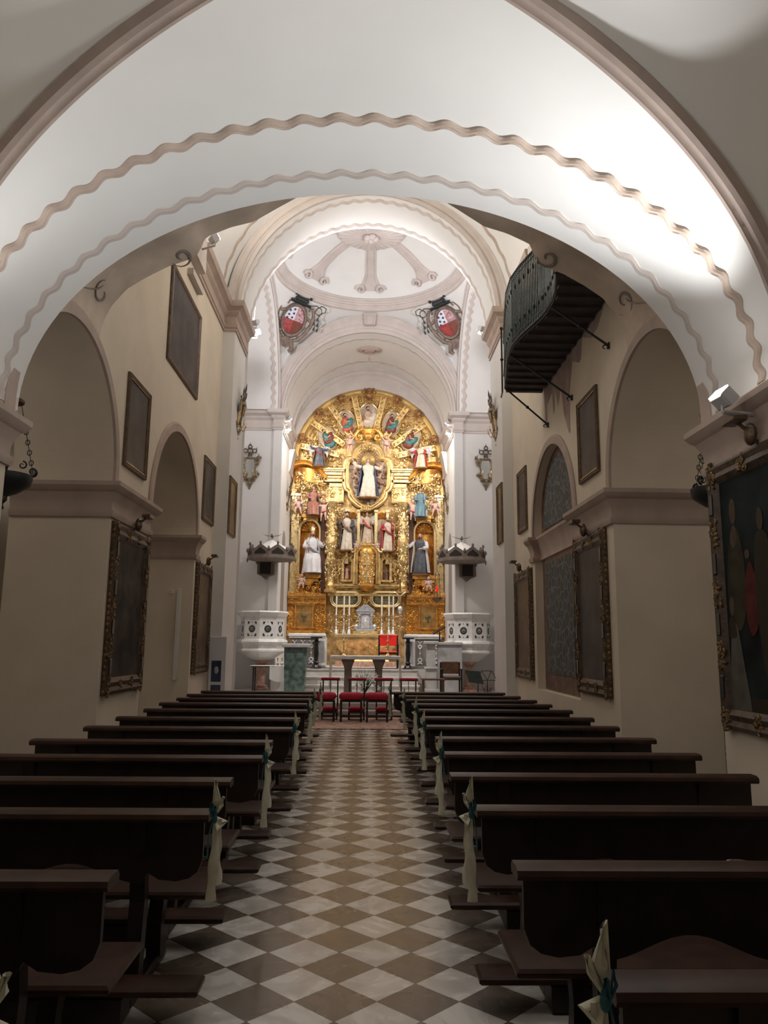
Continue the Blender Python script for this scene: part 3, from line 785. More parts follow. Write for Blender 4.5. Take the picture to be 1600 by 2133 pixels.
for a in (-1.35, -.96, -.60, -.22, .22, .60, .96, 1.35):
    mb = MB(); x0, z0 = pol(a, 1.05); x1, z1 = pol(a, GR-.2); m = Matrix.Rotation(a, 3, 'Y'); ex = m @ EXv
    for sg, w, d in ((0, .085, .22), (1, .02, .28), (-1, .02, .28)):
        c0 = H(x0, z0, 0)+ex*sg*.08; c1 = H(x1, z1, 0)+ex*sg*.08
        mb.add([c0-ex*w, c0+ex*w, c1+ex*w, c1-ex*w, c0-ex*w+EYv*d, c0+ex*w+EYv*d, c1+ex*w+EYv*d, c1-ex*w+EYv*d], [(4, 5, 6, 7), (0, 1, 5, 4), (1, 2, 6, 5), (2, 3, 7, 6), (3, 0, 4, 7)])
    R = random.Random(int(a*100))
    for k in range(9):
        f = (k+.5)/9; curl(mb, H(x0+(x1-x0)*f, z0+(z1-z0)*f, .25), ex, m @ EZv, EYv, .05, 1, k, R.choice((1, -1)), .013, 7)
    mb.build('radial_rib', 'gold', ALT, smooth=False)
def fan(R):
    a = R.uniform(-1.5, 1.5); r = R.uniform(1.2, 2.35); return pol(a, r)
mb = MB(); foliage(mb, fan, 900, .085, .07, 3); mb.build('crown_carving', 'gold', ALT)
# painted relief groups in the crown; each a small carved group on a pale ground
def relief(px, py, w, h, robe, cloak, hair='hair_dark', tilt=0, second=None, label=None):
    c = Q(px, py, .2); c.y = 0
    x, z = c.x, c.z; m = Matrix.Rotation(tilt, 3, 'Y'); mb = MB()
    mats = ['pale_relief', robe, cloak, 'skin', hair, second or robe, 'gold_pale']
    def P(u, v, d): q = m @ Vector((u*w, 0, v*h)); return Vector((x+q.x, YR-d, z+q.z))
    mb.loops([[P(cos(a)*.5*s, sin(a)*.5*s, d) for a in [2*pi*k/28 for k in range(28)]] for s, d in ((1, 0), (1, .16), (.01, .165))])
    mb.cur = 6; mb.tube([P(cos(2*pi*k/28)*.53, sin(2*pi*k/28)*.53, .18) for k in range(29)], .022, 6)
    mb.cur = 1; mb.ell(P(0, -.24, .22), (w*.34, .12, h*.22), 12, 8, rot=m); mb.ell(P(-.06, .03, .24), (w*.2, .11, h*.22), 12, 8, rot=m)
    mb.cur = 2; mb.ell(P(.16, -.08, .25), (w*.19, .1, h*.27), 10, 8, rot=m @ Matrix.Rotation(.5, 3, 'Y')); mb.ell(P(-.02, -.22, .32), (w*.24, .05, h*.08), 10, 6, rot=m)
    mb.cur = 5; mb.ell(P(-.18, -.1, .24), (w*.12, .09, h*.2), 10, 8, rot=m)
    mb.cur = 3; mb.ell(P(-.03, .29, .27), (w*.085, .07, h*.075), 10, 8); mb.tube([P(-.14, .08, .32), P(-.02, -.05, .38), P(.14, -.02, .38)], .022, 6); mb.ell(P(.16, -.02, .38), .03, 8, 6)
    mb.cur = 4; mb.ell(P(-.05, .325, .25), (w*.10, .075, h*.075), 10, 8); mb.ell(P(-.03, .23, .31), (w*.05, .04, h*.035), 8, 6)
    mb.build('relief_medallion', mats, ALT, label=label)
relief(722, 880, .60, .86, 'orange_robe', 'teal_robe', tilt=-.15, label='oval relief of a seated person in orange and teal')
relief(816, 882, .60, .86, 'maroon_robe', 'teal_robe', tilt=.15, label='oval relief of a seated person in dark red with teal sleeve')
relief(682, 912, .60, .86, 'teal_robe', 'maroon_robe', tilt=-.45, second='brown_robe', label='oval relief of a person in green and dark red')
relief(856, 914, .60, .86, 'maroon_robe', 'teal_robe', tilt=.45, second='brown_robe', label='oval relief of a person in dark red and blue green')
relief(768, 868, .70, .95, 'pale_relief', 'ivory_robe', tilt=0, second='rose_relief', label='pale relief of two seated people at the top centre')
# --- standing groups either side of the crown
def groupfig(name, px, py, hgt, robe, cloak, d, label, wings=False, sg=1):
    p = Q(px, py, d); t = thing(name, label, 'statue', tuple(p))
    return t
def statue(name, label, px, pyb, pyt, d, robe, cloak, pose='stand', facing=0, hat=None, staff=None, wings=False, sash=None, opn=1.0, hair='hair_dark', cat='statue', beard=False, skin='skin', loc=None, book=False, hh=None, group=None, fat=1.0):
    """carved and painted figure: robe with folds, cloak, arms, hands, head, hair"""
    if loc is None:
        base = Q(px, pyb, d); top = Q(px, pyt, d); h = top.z-base.z
    else: base = Vector(loc); h = hh
    t = thing(name, label, cat, tuple(base), group)
    b = Vector(base); s = h/1.75
    fz = Matrix.Rotation(facing, 3, 'Z')
    def P(x, y, z): return b + fz @ Vector((x*s*fat, y*s, z*s))
    # robe: one surface from hem to neck, deep folds
    sit = pose == 'sit'
    prof = [(.30, 0), (.31, .03), (.28, .25), (.245, .6), (.215, .88), (.175, 1.02), (.185, 1.15), (.215, 1.30), (.20, 1.42), (.12, 1.47), (.06, 1.50), (.05, 1.56)]
    if sit: prof = [(.34, 0), (.34, .05), (.32, .3), (.34, .55), (.30, .75), (.2, .85), (.19, 1.0), (.225, 1.22), (.21, 1.36), (.12, 1.44), (.06, 1.48), (.05, 1.54)]
    n = 40; L = []
    for r, z in prof:
        k = max(0, 1-z/1.2); l = []
        for i in range(n):
            a = 2*pi*i/n; f = 1+k*(.12*sin(7*a+1.5*z)+.07*sin(13*a-2*z)); rr = r*f
            y = rr*sin(a)*.78
            if sit and z < .8 and sin(a) < 0: y -= .16*k*2*(-sin(a))
            sway = .04*sin(2.2*z) if not sit else 0
            l.append(P(rr*cos(a)+sway, y, z))
        L.append(l)
    mb = MB(); mb.loops(L); mb.add(L[0], [tuple(range(n))]); mb.build('robe', robe, t, ang=80)
    # cloak over the shoulders and down the back, open in front
    mb = MB(); L = []
    for r, z in ((.36, .06), (.34, .4), (.30, .8), (.27, 1.1), (.265, 1.32), (.19, 1.45), (.09, 1.49)):
        l = []; k = max(.1, 1-z/1.3)
        for i in range(31):
            a = -pi/2+opn+(2*pi-2*opn)*i/30
            f = 1+k*.10*sin(9*a+z*3); l.append(P(r*f*cos(a), r*f*sin(a)*.8, z))
        L.append(l)
    L2 = [[q+(b+Vector((0, 0, q.z-b.z))-q)*.06 for q in l] for l in L]
    mb.loops(L, closed=False); mb.loops(L2, closed=False)
    for i in (0, 30): mb.loops([[l[i] for l in L], [l[i] for l in L2]], closed=False)
    mb.build('cloak', cloak, t, ang=70)
    mb = MB()
    if sash: mb.tube([P(-.24, -.06, 1.36), P(-.12, -.2, 1.1), P(.05, -.24, .92), P(.25, -.1, .84)], [s*.05, s*.075, s*.07, s*.05], 8, flat=.6)
    if sash: mb.build('sash', sash, t, ang=70)
    # arms: sleeve and hand
    arms = {'stand': (((-.23, 0, 1.36), (-.33, -.06, 1.12), (-.18, -.28, 1.08)), ((.23, 0, 1.36), (.34, -.06, 1.12), (.24, -.30, 1.18))),
            'raise': (((-.23, 0, 1.36), (-.42, -.05, 1.42), (-.54, -.12, 1.72)), ((.23, 0, 1.36), (.42, -.06, 1.28), (.52, -.14, 1.50))),
            'sit': (((-.23, 0, 1.32), (-.34, -.1, 1.08), (-.16, -.36, 1.02)), ((.23, 0, 1.32), (.36, -.12, 1.10), (.36, -.38, 1.24))),
            'out': (((-.23, 0, 1.36), (-.40, -.1, 1.18), (-.52, -.22, 1.30)), ((.23, 0, 1.36), (.30, -.16, 1.12), (.06, -.30, 1.06)))}[pose if pose in ('stand', 'raise', 'sit', 'out') else 'stand']
    for A in arms:
        q = [P(*p) for p in A]; mid = q[1]
        mb = MB(); mb.tube([q[0], (q[0]+mid)/2, mid, mid*.45+q[2]*.55], [s*.085, s*.085, s*.08, s*.085], 8)
        sl = mb.build('sleeve', cloak if pose in ('stand', 'out') else robe, t)
        mb = MB(); v = (q[2]-mid).normalized()
        mb.tube([mid*.5+q[2]*.5, q[2]], [s*.035, s*.028], 8); mb.ell(q[2]+v*s*.035, (s*.035, s*.022, s*.045), 8, 6)
        sd = v.cross(Vector((0, 0, 1))).normalized() if abs(v.z) < .95 else Vector((1, 0, 0))
        for k in range(4):
            o = sd*s*(.024-.016*k); mb.tube([q[2]+v*s*.05+o, q[2]+v*s*.085+o, q[2]+v*s*(.115-.006*abs(k-1.4))+o-Vector((0, 0, s*.015))], [s*.0085, s*.008, s*.006], 5)
        mb.tube([q[2]+sd*s*.03, q[2]+sd*s*.055+v*s*.035, q[2]+sd*s*.055+v*s*.065], [s*.010, s*.009, s*.007], 5)
        mb.build('hand', skin, sl)
    # head
    mb = MB(); mb.tube([P(0, 0, 1.46), P(0, -.01, 1.60)], s*.052, 10)
    mb.ell(P(0, -.015, 1.655), (s*.077, s*.09, s*.108), 14, 10); mb.ell(P(0, -.035, 1.61), (s*.055, s*.065, s*.06), 10, 8)
    mb.ell(P(0, -.108, 1.645), (s*.012, s*.02, s*.024), 6, 5)
    for sg in (1, -1): mb.ell(P(sg*.078, 0, 1.65), (s*.012, s*.018, s*.03), 6, 5)
    mb.cur = 1
    for sg in (1, -1): mb.ell(P(sg*.030, -.092, 1.668), (s*.012, s*.010, s*.007), 6, 5)
    mb.cur = 2; mb.ell(P(0, -.098, 1.603), (s*.024, s*.010, s*.006), 6, 4)
    hd = mb.build('head', [skin, 'hair_dark', 'maroon_robe'], t)
    mb = MB(); mb.ell(P(0, .022, 1.685), (s*.09, s*.09, s*.10), 12, 8); mb.ell(P(0, .06, 1.60), (s*.08, s*.06, s*.11), 10, 7)
    if beard: mb.ell(P(0, -.075, 1.565), (s*.045, s*.035, s*.06), 8, 6)
    mb.build('hair', hair, hd)
    if hat == 'mitre':
        mb = MB(); mb.loops([[P(cos(a)*.095*w, sin(a)*.085*dd, z) for a in [2*pi*k/16 for k in range(16)]] for w, dd, z in ((1, 1, 1.72), (1.12, 1.05, 1.80), (.95, .7, 1.90), (.12, .15, 2.04))]); mb.build('mitre', 'gold_pale', t)
    if hat == 'cap':
        mb = MB(); mb.ell(P(0, 0, 1.76), (s*.12, s*.12, s*.045), 12, 6); mb.ell(P(0, 0, 1.79), (s*.07, s*.07, s*.05), 10, 6); mb.build('cap', 'slate_robe', t)
    if hat == 'halo':
        mb = MB()
        for k in range(24):
            a = 2*pi*k/24; mb.tube([P(0, .04, 1.67)+Vector((cos(a), 0, sin(a)))*s*.12, P(0, .04, 1.67)+Vector((cos(a), 0, sin(a)))*s*(.34 if k % 2 else .26)], [s*.018, s*.003], 4)
        mb.build('halo', 'gold_pale', t)
    if staff:
        mb = MB(); x, top_ = staff; mb.tube([P(x*.9, -.34, .0), P(x, -.30, top_)], s*.014, 6)
        if abs(x) > 0 and hat == 'mitre':
            mb.tube([P(x, -.30, top_)+Vector((s*.09*(1-cos(3.6*q)), 0, s*.09*sin(3.6*q)+s*.0)) for q in [i/12*1.5 for i in range(13)]], s*.015, 5)
        mb.build('staff', 'gold_pale', t)
    if wings:
        for sg in (1, -1):
            mb = MB()
            for k in range(7):
                f = k/6; tip = P(sg*(.62-.14*f), .12, 1.50-.75*f); mb.tube([P(sg*.10, .14, 1.36-.05*k*.3), (P(sg*.42, .16, 1.58-.45*f)), tip], [s*.05, s*.075, s*.02], 6, flat=.3, up=(0, 1, 0))
            mb.build('wing', 'wing_grey', t)
    if book:
        mb = MB(); mb.box(-.07, .07, -.02, .02, -.09, .09); mb.v = [tuple(P(.06, -.33, 1.14)+fz @ Vector(q)*s*1.4) for q in mb.v]; mb.build('book', 'maroon_robe', t)
    mb = MB(); mb.lathe([(.36, -.07), (.38, -.03), (.33, 0)], (0, 0, 0), 20); mb.v = [tuple(P(*[q[0]/1, q[1]*.8, q[2]])) for q in mb.v]; mb.build('plinth', 'gold_brown', t)
    return t
def cherub(label, px, py, h, d, sg=1, loc=None, cloth='red_robe', pose=0, skin='skin_pink'):
    """small naked winged child, one skinned body"""
    c = Q(px, py, d) if loc is None else Vector(loc)
    t = thing('cherub_figure', label, 'cherub', tuple(c), 'cherubs on the altarpiece')
    s = h
    J = {'p': (0, 0, .42, .105), 'b': (0, -.01, .56, .11), 'c': (0, 0, .68, .10), 'n': (0, 0, .77, .05), 'h': (0, -.01, .80, .05)}
    P_ = [
        dict(el=(-.19, -.05, .80), hl=(-.32, -.08, .93), er=(.19, -.05, .68), hr=(.34, -.1, .66), kl=(-.08, -.14, .28), fl=(-.10, -.06, .03), kr=(.10, -.10, .24), fr=(.12, .02, .0)),
        dict(el=(-.18, -.06, .58), hl=(-.22, -.2, .50), er=(.18, -.08, .60), hr=(.30, -.16, .68), kl=(-.10, -.24, .42), fl=(-.12, -.24, .16), kr=(.10, -.24, .40), fr=(.16, -.22, .12)),
    ][pose]
    V = [J['p'], J['b'], J['c'], J['n']]; E = [(0, 1), (1, 2), (2, 3)]
    def av(p, r, par): V.append((*p, r)); E.append((par, len(V)-1)); return len(V)-1
    for s_, e, hnd, k, f in ((-1, 'el', 'hl', 'kl', 'fl'), (1, 'er', 'hr', 'kr', 'fr')):
        sh = av((s_*.10, 0, .68), .055, 2); el = av(P_[e], .042, sh); av(P_[hnd], .028, el)
        hp = av((s_*.06, -.01, .38), .085, 0); kn = av(P_[k], .06, hp); an = av(P_[f], .036, kn); av((P_[f][0], P_[f][1]-.07, P_[f][2]-.02), .025, an)
    me = bpy.data.meshes.new('body'); me.from_pydata([(v[0]*s*sg, v[1]*s, v[2]*s) for v in V], E, [])
    o = bpy.data.objects.new('body', me); COL.objects.link(o); o.parent = t
    md = o.modifiers.new('skin', 'SKIN'); md.use_smooth_shade = True
    for i, v in enumerate(V): me.skin_vertices[0].data[i].radius = (v[3]*s, v[3]*s)
    me.skin_vertices[0].data[0].use_root = True
    sb = o.modifiers.new('sub', 'SUBSURF'); sb.levels = 1; sb.render_levels = 1
    me.materials.append(MT[skin])
    def PP(x, y, z): return c+Vector((x*s*sg, y*s, z*s))
    mb = MB(); mb.ell(PP(0, -.02, .88), (.088*s, .09*s, .105*s), 12, 9); mb.ell(PP(0, -.11, .87), .018*s, 6, 5)
    for k in (1, -1): mb.ell(PP(.085*k, 0, .88), .02*s, 6, 5)
    mb.cur = 1
    for k in (1, -1): mb.ell(PP(.035*k, -.1, .90), .012*s, 5, 4)
    hd = mb.build('head', [skin, 'hair_dark'], t)
    mb = MB(); mb.ell(PP(0, .02, .93), (.098*s, .095*s, .085*s), 10, 7)
    for k in range(5): mb.ell(PP(.08*cos(k*1.3), .03, .90+.07*sin(k*1.3)), .035*s, 6, 5)
    mb.build('hair', 'hair_dark', hd)
    for k in (1, -1):
        mb = MB(); 
        for q in range(4): mb.tube([PP(.04*k, .08, .66), PP(.16*k, .12, .76-.08*q), PP((.26-.03*q)*k, .12, .74-.14*q)], [.02*s, .035*s, .01*s], 5, flat=.4, up=(0, 1, 0))
        mb.build('wing', 'wing_grey', t)
    mb = MB(); mb.tube([PP(-.12, -.02, .46), PP(-.05, -.12, .40), PP(.05, -.13, .38), PP(.13, -.03, .34), PP(.2, .02, .24)], [.03*s, .05*s, .05*s, .04*s, .015*s], 6, flat=.6); mb.build('loincloth', cloth, t)
    return t
# --- centre medallion frame
def mirror_outline(P):
    # P: list of (x, z), from top centre down the left side to bottom centre
    return [Vector((x, 0, z)) for x, z in P]+[Vector((-x, 0, z)) for x, z in P[::-1][1:-1]]
inn = [(768, 937), (757, 939), (748, 946), (744, 954), (744, 958), (736, 958), (730, 963), (727, 972), (727, 990), (727, 1006), (729, 1015), (735, 1020), (735, 1026), (740, 1036), (748, 1045), (757, 1051), (767, 1053)]
out = [(768, 918), (750, 921), (739, 931), (734, 943), (732, 950), (724, 950), (716, 955), (712, 966), (712, 990), (712, 1010), (715, 1018), (723, 1025), (724, 1036), (730, 1044), (742, 1053), (754, 1061), (767, 1065)]
def toW(P):
    r = []
    for i, (px, py) in enumerate(P):
        q = Q(px, py, .35); x = 0 if i in (0, len(P)-1) else q.x; r.append((x, q.z))
    return mirror_outline(r)
IN, OU = toW(inn), toW(out)
mb = MB(); L = []
for f, d in ((1.06, .1), (1.04, .30), (.98, .36), (.86, .38), (.8, .30), (.6, .30), (.5, .38), (.4, .44), (.28, .44), (.2, .36), (.08, .34), (0, .40), (0, .16)):
    L.append([Vector((a.x*(1-f)+b.x*f, YR-d, a.z*(1-f)+b.z*f)) for a, b in zip(IN, OU)])
mb.loops(L); fr = mb.build('medallion_frame', 'gold_pale', ALT, ang=28)
mb = MB(); mb.add([Vector((a.x, YR-.17, a.z)) for a in IN], [tuple(range(len(IN)))]); mb.build('medallion_ground', 'pale_relief', ALT)
mb = MB(); R = random.Random(4)
for k in range(46):
    sg = R.choice((-1, 1)); x = sg*R.uniform(.28, .60); z = R.uniform(Zp(1015), Zp(962)); mb.ell(H(x, z, .22), (.05, .05, .055), 7, 5)
mb.build('cloud_of_heads', 'rose_relief', ALT)
mb = MB()
for k in range(26):
    a = 2*pi*k/26; c = H(0, Zp(960), .2); mb.tube([c+Vector((cos(a), 0, sin(a)))*.12, c+Vector((cos(a), 0, sin(a)))*(.36+.05*(k % 2))], [.03, .008], 4)
mb.build('glory_rays', 'gold_pale', ALT)
mb = MB()
for k in range(26):
    x = R.uniform(-.42, .42); z = Zp(1048)+R.uniform(0, .42)*(1-abs(x)); mb.ell(H(x, z, .24), (R.uniform(.06, .11), .08, R.uniform(.05, .09)), 9, 6)
mb.build('cloud_relief', 'ivory_robe', ALT)
# volute pediment and shell above the medallion
mb = MB(); c = Q(767, 906, .5)
for sg in (1, -1):
    mb.tube([Vector((sg*x, YR-.52, c.z+z)) for x, z in ((.05, .20), (.22, .21), (.38, .13), (.46, 0), (.44, -.14), (.33, -.2), (.24, -.14), (.25, -.03), (.33, .0), (.36, -.07))], [.05, .07, .075, .07, .065, .055, .05, .045, .04, .04], 8)
for k in range(9):
    a = -.8+1.6*k/8; mb.tube([Vector((0, YR-.5, c.z-.15)), Vector((sin(a)*.3, YR-.6, c.z-.05+cos(a)*.25))], [.03, .055], 6)
mb.ell(Vector((0, YR-.55, c.z-.05)), (.16, .12, .12), 12, 8); mb.build('shell_crest', 'gold_amber', ALT)
mb = MB(); foliage(mb, lambda R: (R.uniform(-.22, .22), R.uniform(Zp(938), Zp(922))), 26, .07, .5, 9); foliage(mb, lambda R: (R.uniform(-.22, .22), R.uniform(Zp(1066), Zp(1056))), 22, .06, .48, 11); mb.build('crest_carving', 'gold', ALT)
# --- entablatures and side pediments
def sym(mb, fn):
    for sg in (1, -1): fn(mb, sg)
for sg in (-1, 1):
    x0, x1 = sorted((sg*.86, sg*1.52)); mb = MB()
    for z0_, z1_, d in ((1004, 999, .30), (999, 990, .24), (990, 984, .34), (984, 981, .42), (981, 978, .48)):
        za, zb = Zp(z0_), Zp(z1_); mb.box(x0-.02*(d*5), x1+.02*(d*5), YR-d, YR, za, zb)
    for k in range(12): mb.box(x0+.055*k+.01, x0+.055*k+.035, YR-.36, YR, Zp(997), Zp(994))
    mb.build('cornice', 'gold', ALT, smooth=False)
    # curved side pediment
    mb = MB(); L = []
    for rr, d in ((0, .1), (0, .42), (.05, .5), (.10, .42), (.16, .44), (.22, .3), (.22, .1)):
        l = []
        for k in range(25):
            t_ = k/24; x = 2.60-1.15*t_; z = Zp(972)+.12*sin(pi*t_*1.2)-.35*t_**2
            l.append(Vector((sg*x, YR-d, z+.11-rr)))
        L.append(l)
    mb.loops(L, closed=False); mb.build('side_pediment', 'gold_amber', ALT, ang=30)
    mb = MB(); mb.grid(lambda u, v: (sg*(1.5+1.1*u), YR-.12-.28*sin(pi*u), Zp(1003)+(Zp(975)-Zp(1003))*v-.2*(1-u)**2), 16, 4)
    mb.build('shell_vault', 'gold_deep', ALT)
    mb = MB(); foliage(mb, lambda R: (sg*R.uniform(1.5, 2.5), R.uniform(Zp(1022), Zp(985))), 90, .085, .36, 13); mb.build('pediment_carving', 'gold', ALT)
    # attic beside the medallion
    mb = MB(); xa, xb = sorted((sg*.84, sg*1.35)); mb.box(xa, xb, YR-.2, YR, Zp(1046), Zp(1006)); mb.box(xa+.02, xb-.02, YR-.24, YR, Zp(1044), Zp(1038)); mb.box(xa+.02, xb-.02, YR-.24, YR, Zp(1014), Zp(1008)); foliage(mb, lambda R: ((xa+xb)/2+R.uniform(-.2, .2), R.uniform(Zp(1036), Zp(1016))), 22, .06, .2, 91)
    mb.build('attic_panel', 'gold', ALT, smooth=False)
    # big carved columns
    xc = sg*1.23
    mb = MB(); zb_, zt_ = Zp(1235, .5), Zp(1048, .5); hh = zt_-zb_; pr = []
    for f, r in ((0, .22), (.03, .22), (.035, .17), (.06, .17), (.07, .20), (.09, .14), (.12, .13), (.3, .13), (.33, .19), (.36, .2), (.38, .15), (.42, .14), (.52, .19), (.58, .21), (.62, .16), (.66, .15), (.8, .17), (.86, .16), (.9, .12), (.92, .16), (.97, .2), (1, .22)): pr.append((r, f*hh))
    mb.lathe(pr, (xc, YR-.5, zb_), 20); cl = mb.build('column', 'gold', ALT)
    mb = MB(); R = random.Random(17+sg)
    for k in range(120):
        f = R.uniform(.12, .95); a = R.uniform(-pi, 0); r = .18; c = Vector((xc+r*cos(a), YR-.5+r*sin(a), zb_+f*hh)); tx = Vector((-sin(a), cos(a), 0)); nr = Vector((cos(a), sin(a), 0))
        if k % 2: curl(mb, c, tx, EZv, nr, .055, 1.1, k, R.choice((1, -1)), .015, 8)
        else: mb.ell(c, (.03, .03, .06), 6, 5)
    mb.build('column_carving', 'gold_pale', cl)
    # outer slender pilaster and inner pilasters of the centre
    for xq, w in ((2.5, .13), (.70, .05), (.30, .05)):
        mb = MB(); x = sg*xq; z0_, z1_ = Zp(1238 if xq > 2 else 1175), Zp(1030 if xq > 2 else 1062)
        mb.box(x-w, x+w, YR-.28, YR, z0_, z1_); mb.box(x-w*.6, x+w*.6, YR-.31, YR, z0_+.1, z1_-.12); mb.box(x-w*1.3, x+w*1.3, YR-.34, YR, z1_-.08, z1_); mb.box(x-w*1.3, x+w*1.3, YR-.34, YR, z0_, z0_+.08)
        p = mb.build('pilaster', 'gold_pale', ALT, smooth=False)
        if w > .1:
            mb = MB(); foliage(mb, lambda R: (x+R.uniform(-w, w), R.uniform(z0_, z1_)), 70, .05, .32, 21); mb.build('pilaster_carving', 'gold', p)
    # dark strip beside the column, the gap's shade put into its colour
    mb = MB(); xa, xb = sorted((sg*1.42, sg*1.62)); mb.box(xa+.01, xb-.02, YR-.34, YR, Zp(1238), Zp(1050)); mb.build('gap_shade', 'shadow_wood', ALT, smooth=False)
    # side niche with shell
    xa, xb = 1.66, 2.30; xm = (xa+xb)/2*sg; r = (xb-xa)/2; zn, zs_ = Zp(1198), Zp(1108)
    mb = MB(); mb.grid(lambda u, v: (xm-r*cos(pi*u), YR-.32+.30*sin(pi*u), zn+(zs_-zn)*v), 16, 2)
    nf_ = 11; mb.grid(lambda u, v: (xm-(r*v)*cos(pi*u)*(1+.02*cos(nf_*2*pi*u)), YR-.32+.30*sin(pi*u)*sqrt(max(0, 1-v*v*0))*v, zs_+r*1.2*sqrt(max(0, 1-v*v))), 44, 8)
    nc = mb.build('niche', 'gold_deep', ALT, ang=40)
    for k in range(9):
        a = pi*(k+.5)/9; mb = MB() if k == 0 else mb
        mb.tube([Vector((xm, YR-.06, zs_+.02)), Vector((xm+r*.9*cos(a), YR-.25, zs_+r*1.05*sin(a)))], [.015, .05], 6)
    mb.build('shell', 'gold_amber', nc)
    mb = MB(); L = []
    for rr, d in ((r, .3), (r, .4), (r+.06, .42), (r+.09, .36), (r+.09, .0)):
        L.append([Vector((xm-rr, YR-d, zn))]+[Vector((xm-rr*cos(pi*k/24), YR-d, zs_+rr*1.1*sin(pi*k/24))) for k in range(25)]+[Vector((xm+rr, YR-d, zn))])
    mb.loops(L, closed=False); mb.build('niche_frame', 'gold_pale', ALT, ang=30)
    mb = MB(); mb.box(xm-.42, xm+.42, YR-.5, YR, Zp(1206), Zp(1198)); mb.box(xm-.34, xm+.34, YR-.42, YR, Zp(1213), Zp(1206)); foliage(mb, lambda R: (xm+R.uniform(-.45, .45), R.uniform(Zp(1240), Zp(1212))), 60, .07, .4, 31)
    mb.lathe([(.05, -.32), (.2, -.2), (.3, -.02), (.34, .0)], (xm, YR-.2, Zp(1208)), 16); mb.build('corbel', 'gold_amber', ALT, smooth=False)
    mb = MB(); foliage(mb, lambda R: (sg*R.uniform(1.62, 2.62), R.uniform(Zp(1102), Zp(1030))), 150, .075, .18, 41)
    foliage(mb, lambda R: (sg*R.choice((R.uniform(2.3, 2.64), R.uniform(1.38, 1.45))), R.uniform(Zp(1235), Zp(1060))), 90, .06, .2, 43)
    foliage(mb, lambda R: (sg*R.uniform(.78, 1.02), R.uniform(Zp(1235), Zp(1050))), 110, .06, .28, 47)
    foliage(mb, lambda R: (sg*R.uniform(.9, 1.4), R.uniform(Zp(1000), Zp(945))), 60, .07, .14, 49)
    mb.build('side_carving', 'gold_pale', ALT)
    # small bust console under the seated figure
    mb = MB(); mb.box(sg*1.95-.34, sg*1.95+.34, YR-.46, YR, Zp(1080), Zp(1074)); mb.box(sg*1.95-.25, sg*1.95+.25, YR-.4, YR, Zp(1088), Zp(1080)); mb.build('console', 'gold_amber', ALT, smooth=False)
# three shallow niches of the centre
for x, m_ in ((-.5, 'pale_relief'), (0, 'pale_relief'), (.5, 'pale_relief')):
    mb = MB(); mb.box(x-.19, x+.19, YR-.1, YR-.02, Zp(1165), Zp(1078)); g = mb.build('niche_ground', m_, ALT, smooth=False)
    if x:
        mb = MB(); xm = x; zs_ = Zp(1078)
        for k in range(9):
            a = pi*(k+.5)/9; mb.tube([Vector((xm, YR-.1, zs_)), Vector((xm+.17*cos(a), YR-.22, zs_+.19*sin(a)))], [.01, .035], 6)
        mb.build('shell', 'gold_amber', g)
# --- revolving exposition niche in the centre
mb = MB(); zb_, zt_ = Zp(1217, .6), Zp(1150, .6); mb.lathe([(.05, -.24), (.1, -.2), (.2, -.12), (.29, -.08), (.30, -.03), (.27, 0), (.27, zt_-zb_), (.25, zt_-zb_+.08), (.18, zt_-zb_+.18), (.0, zt_-zb_+.24)], (0, YR-.5, zb_), 32)
dr = mb.build('rounded_door', 'gold_amber', ALT)
mb = MB(); R = random.Random(5)
for k in range(110):
    a = R.uniform(-2.9, -.25); z = zb_+R.uniform(.02, zt_-zb_); c = Vector((.275*cos(a), YR-.5+.275*sin(a), z)); tx = Vector((-sin(a), cos(a), 0)); curl(mb, c, tx, EZv, Vector((cos(a), sin(a), 0)), .05, 1.1, k, R.choice((1, -1)), .011, 8)
for z in (.05, .45, .85): mb.tube([Vector((0, YR-.79, zb_+z)), Vector((0, YR-.79, zb_+z+.3))], .03, 6); mb.tube([Vector((-.1, YR-.78, zb_+z+.2)), Vector((.1, YR-.78, zb_+z+.2))], .025, 6)
mb.build('door_carving', 'gold_pale', dr)
mb = MB(); L = []; zs_ = Zp(1158, .6)
for rr, d in ((.30, .4), (.30, .62), (.36, .66), (.40, .6), (.44, .6), (.44, .2)):
    L.append([Vector((-rr, YR-d, Zp(1218)))]+[Vector((-rr*cos(pi*k/24), YR-d, zs_+rr*sin(pi*k/24))) for k in range(25)]+[Vector((rr, YR-d, Zp(1218)))])
mb.loops(L, closed=False)
for sg in (1, -1):
    mb.tube([Vector((sg*.44, YR-.5, Zp(1218))), Vector((sg*.44, YR-.5, Zp(1165)))], .045, 8)
    mb.tube([Vector((sg*x, YR-.6, Zp(1150)+z)) for x, z in ((.02, .20), (.2, .22), (.34, .1), (.42, -.02), (.5, -.04), (.54, .04), (.48, .08))], .035, 7)
    mb.tube([Vector((sg*x, YR-.62, Zp(1150)+z)) for x, z in ((.02, .12), (.17, .12), (.28, .02), (.34, -.1))], .03, 7)
foliage(mb, lambda R: (R.uniform(-.3, .3), R.uniform(Zp(1150), Zp(1133))), 40, .06, .6, 51)
mb.build('door_arch', 'gold', ALT, ang=35)
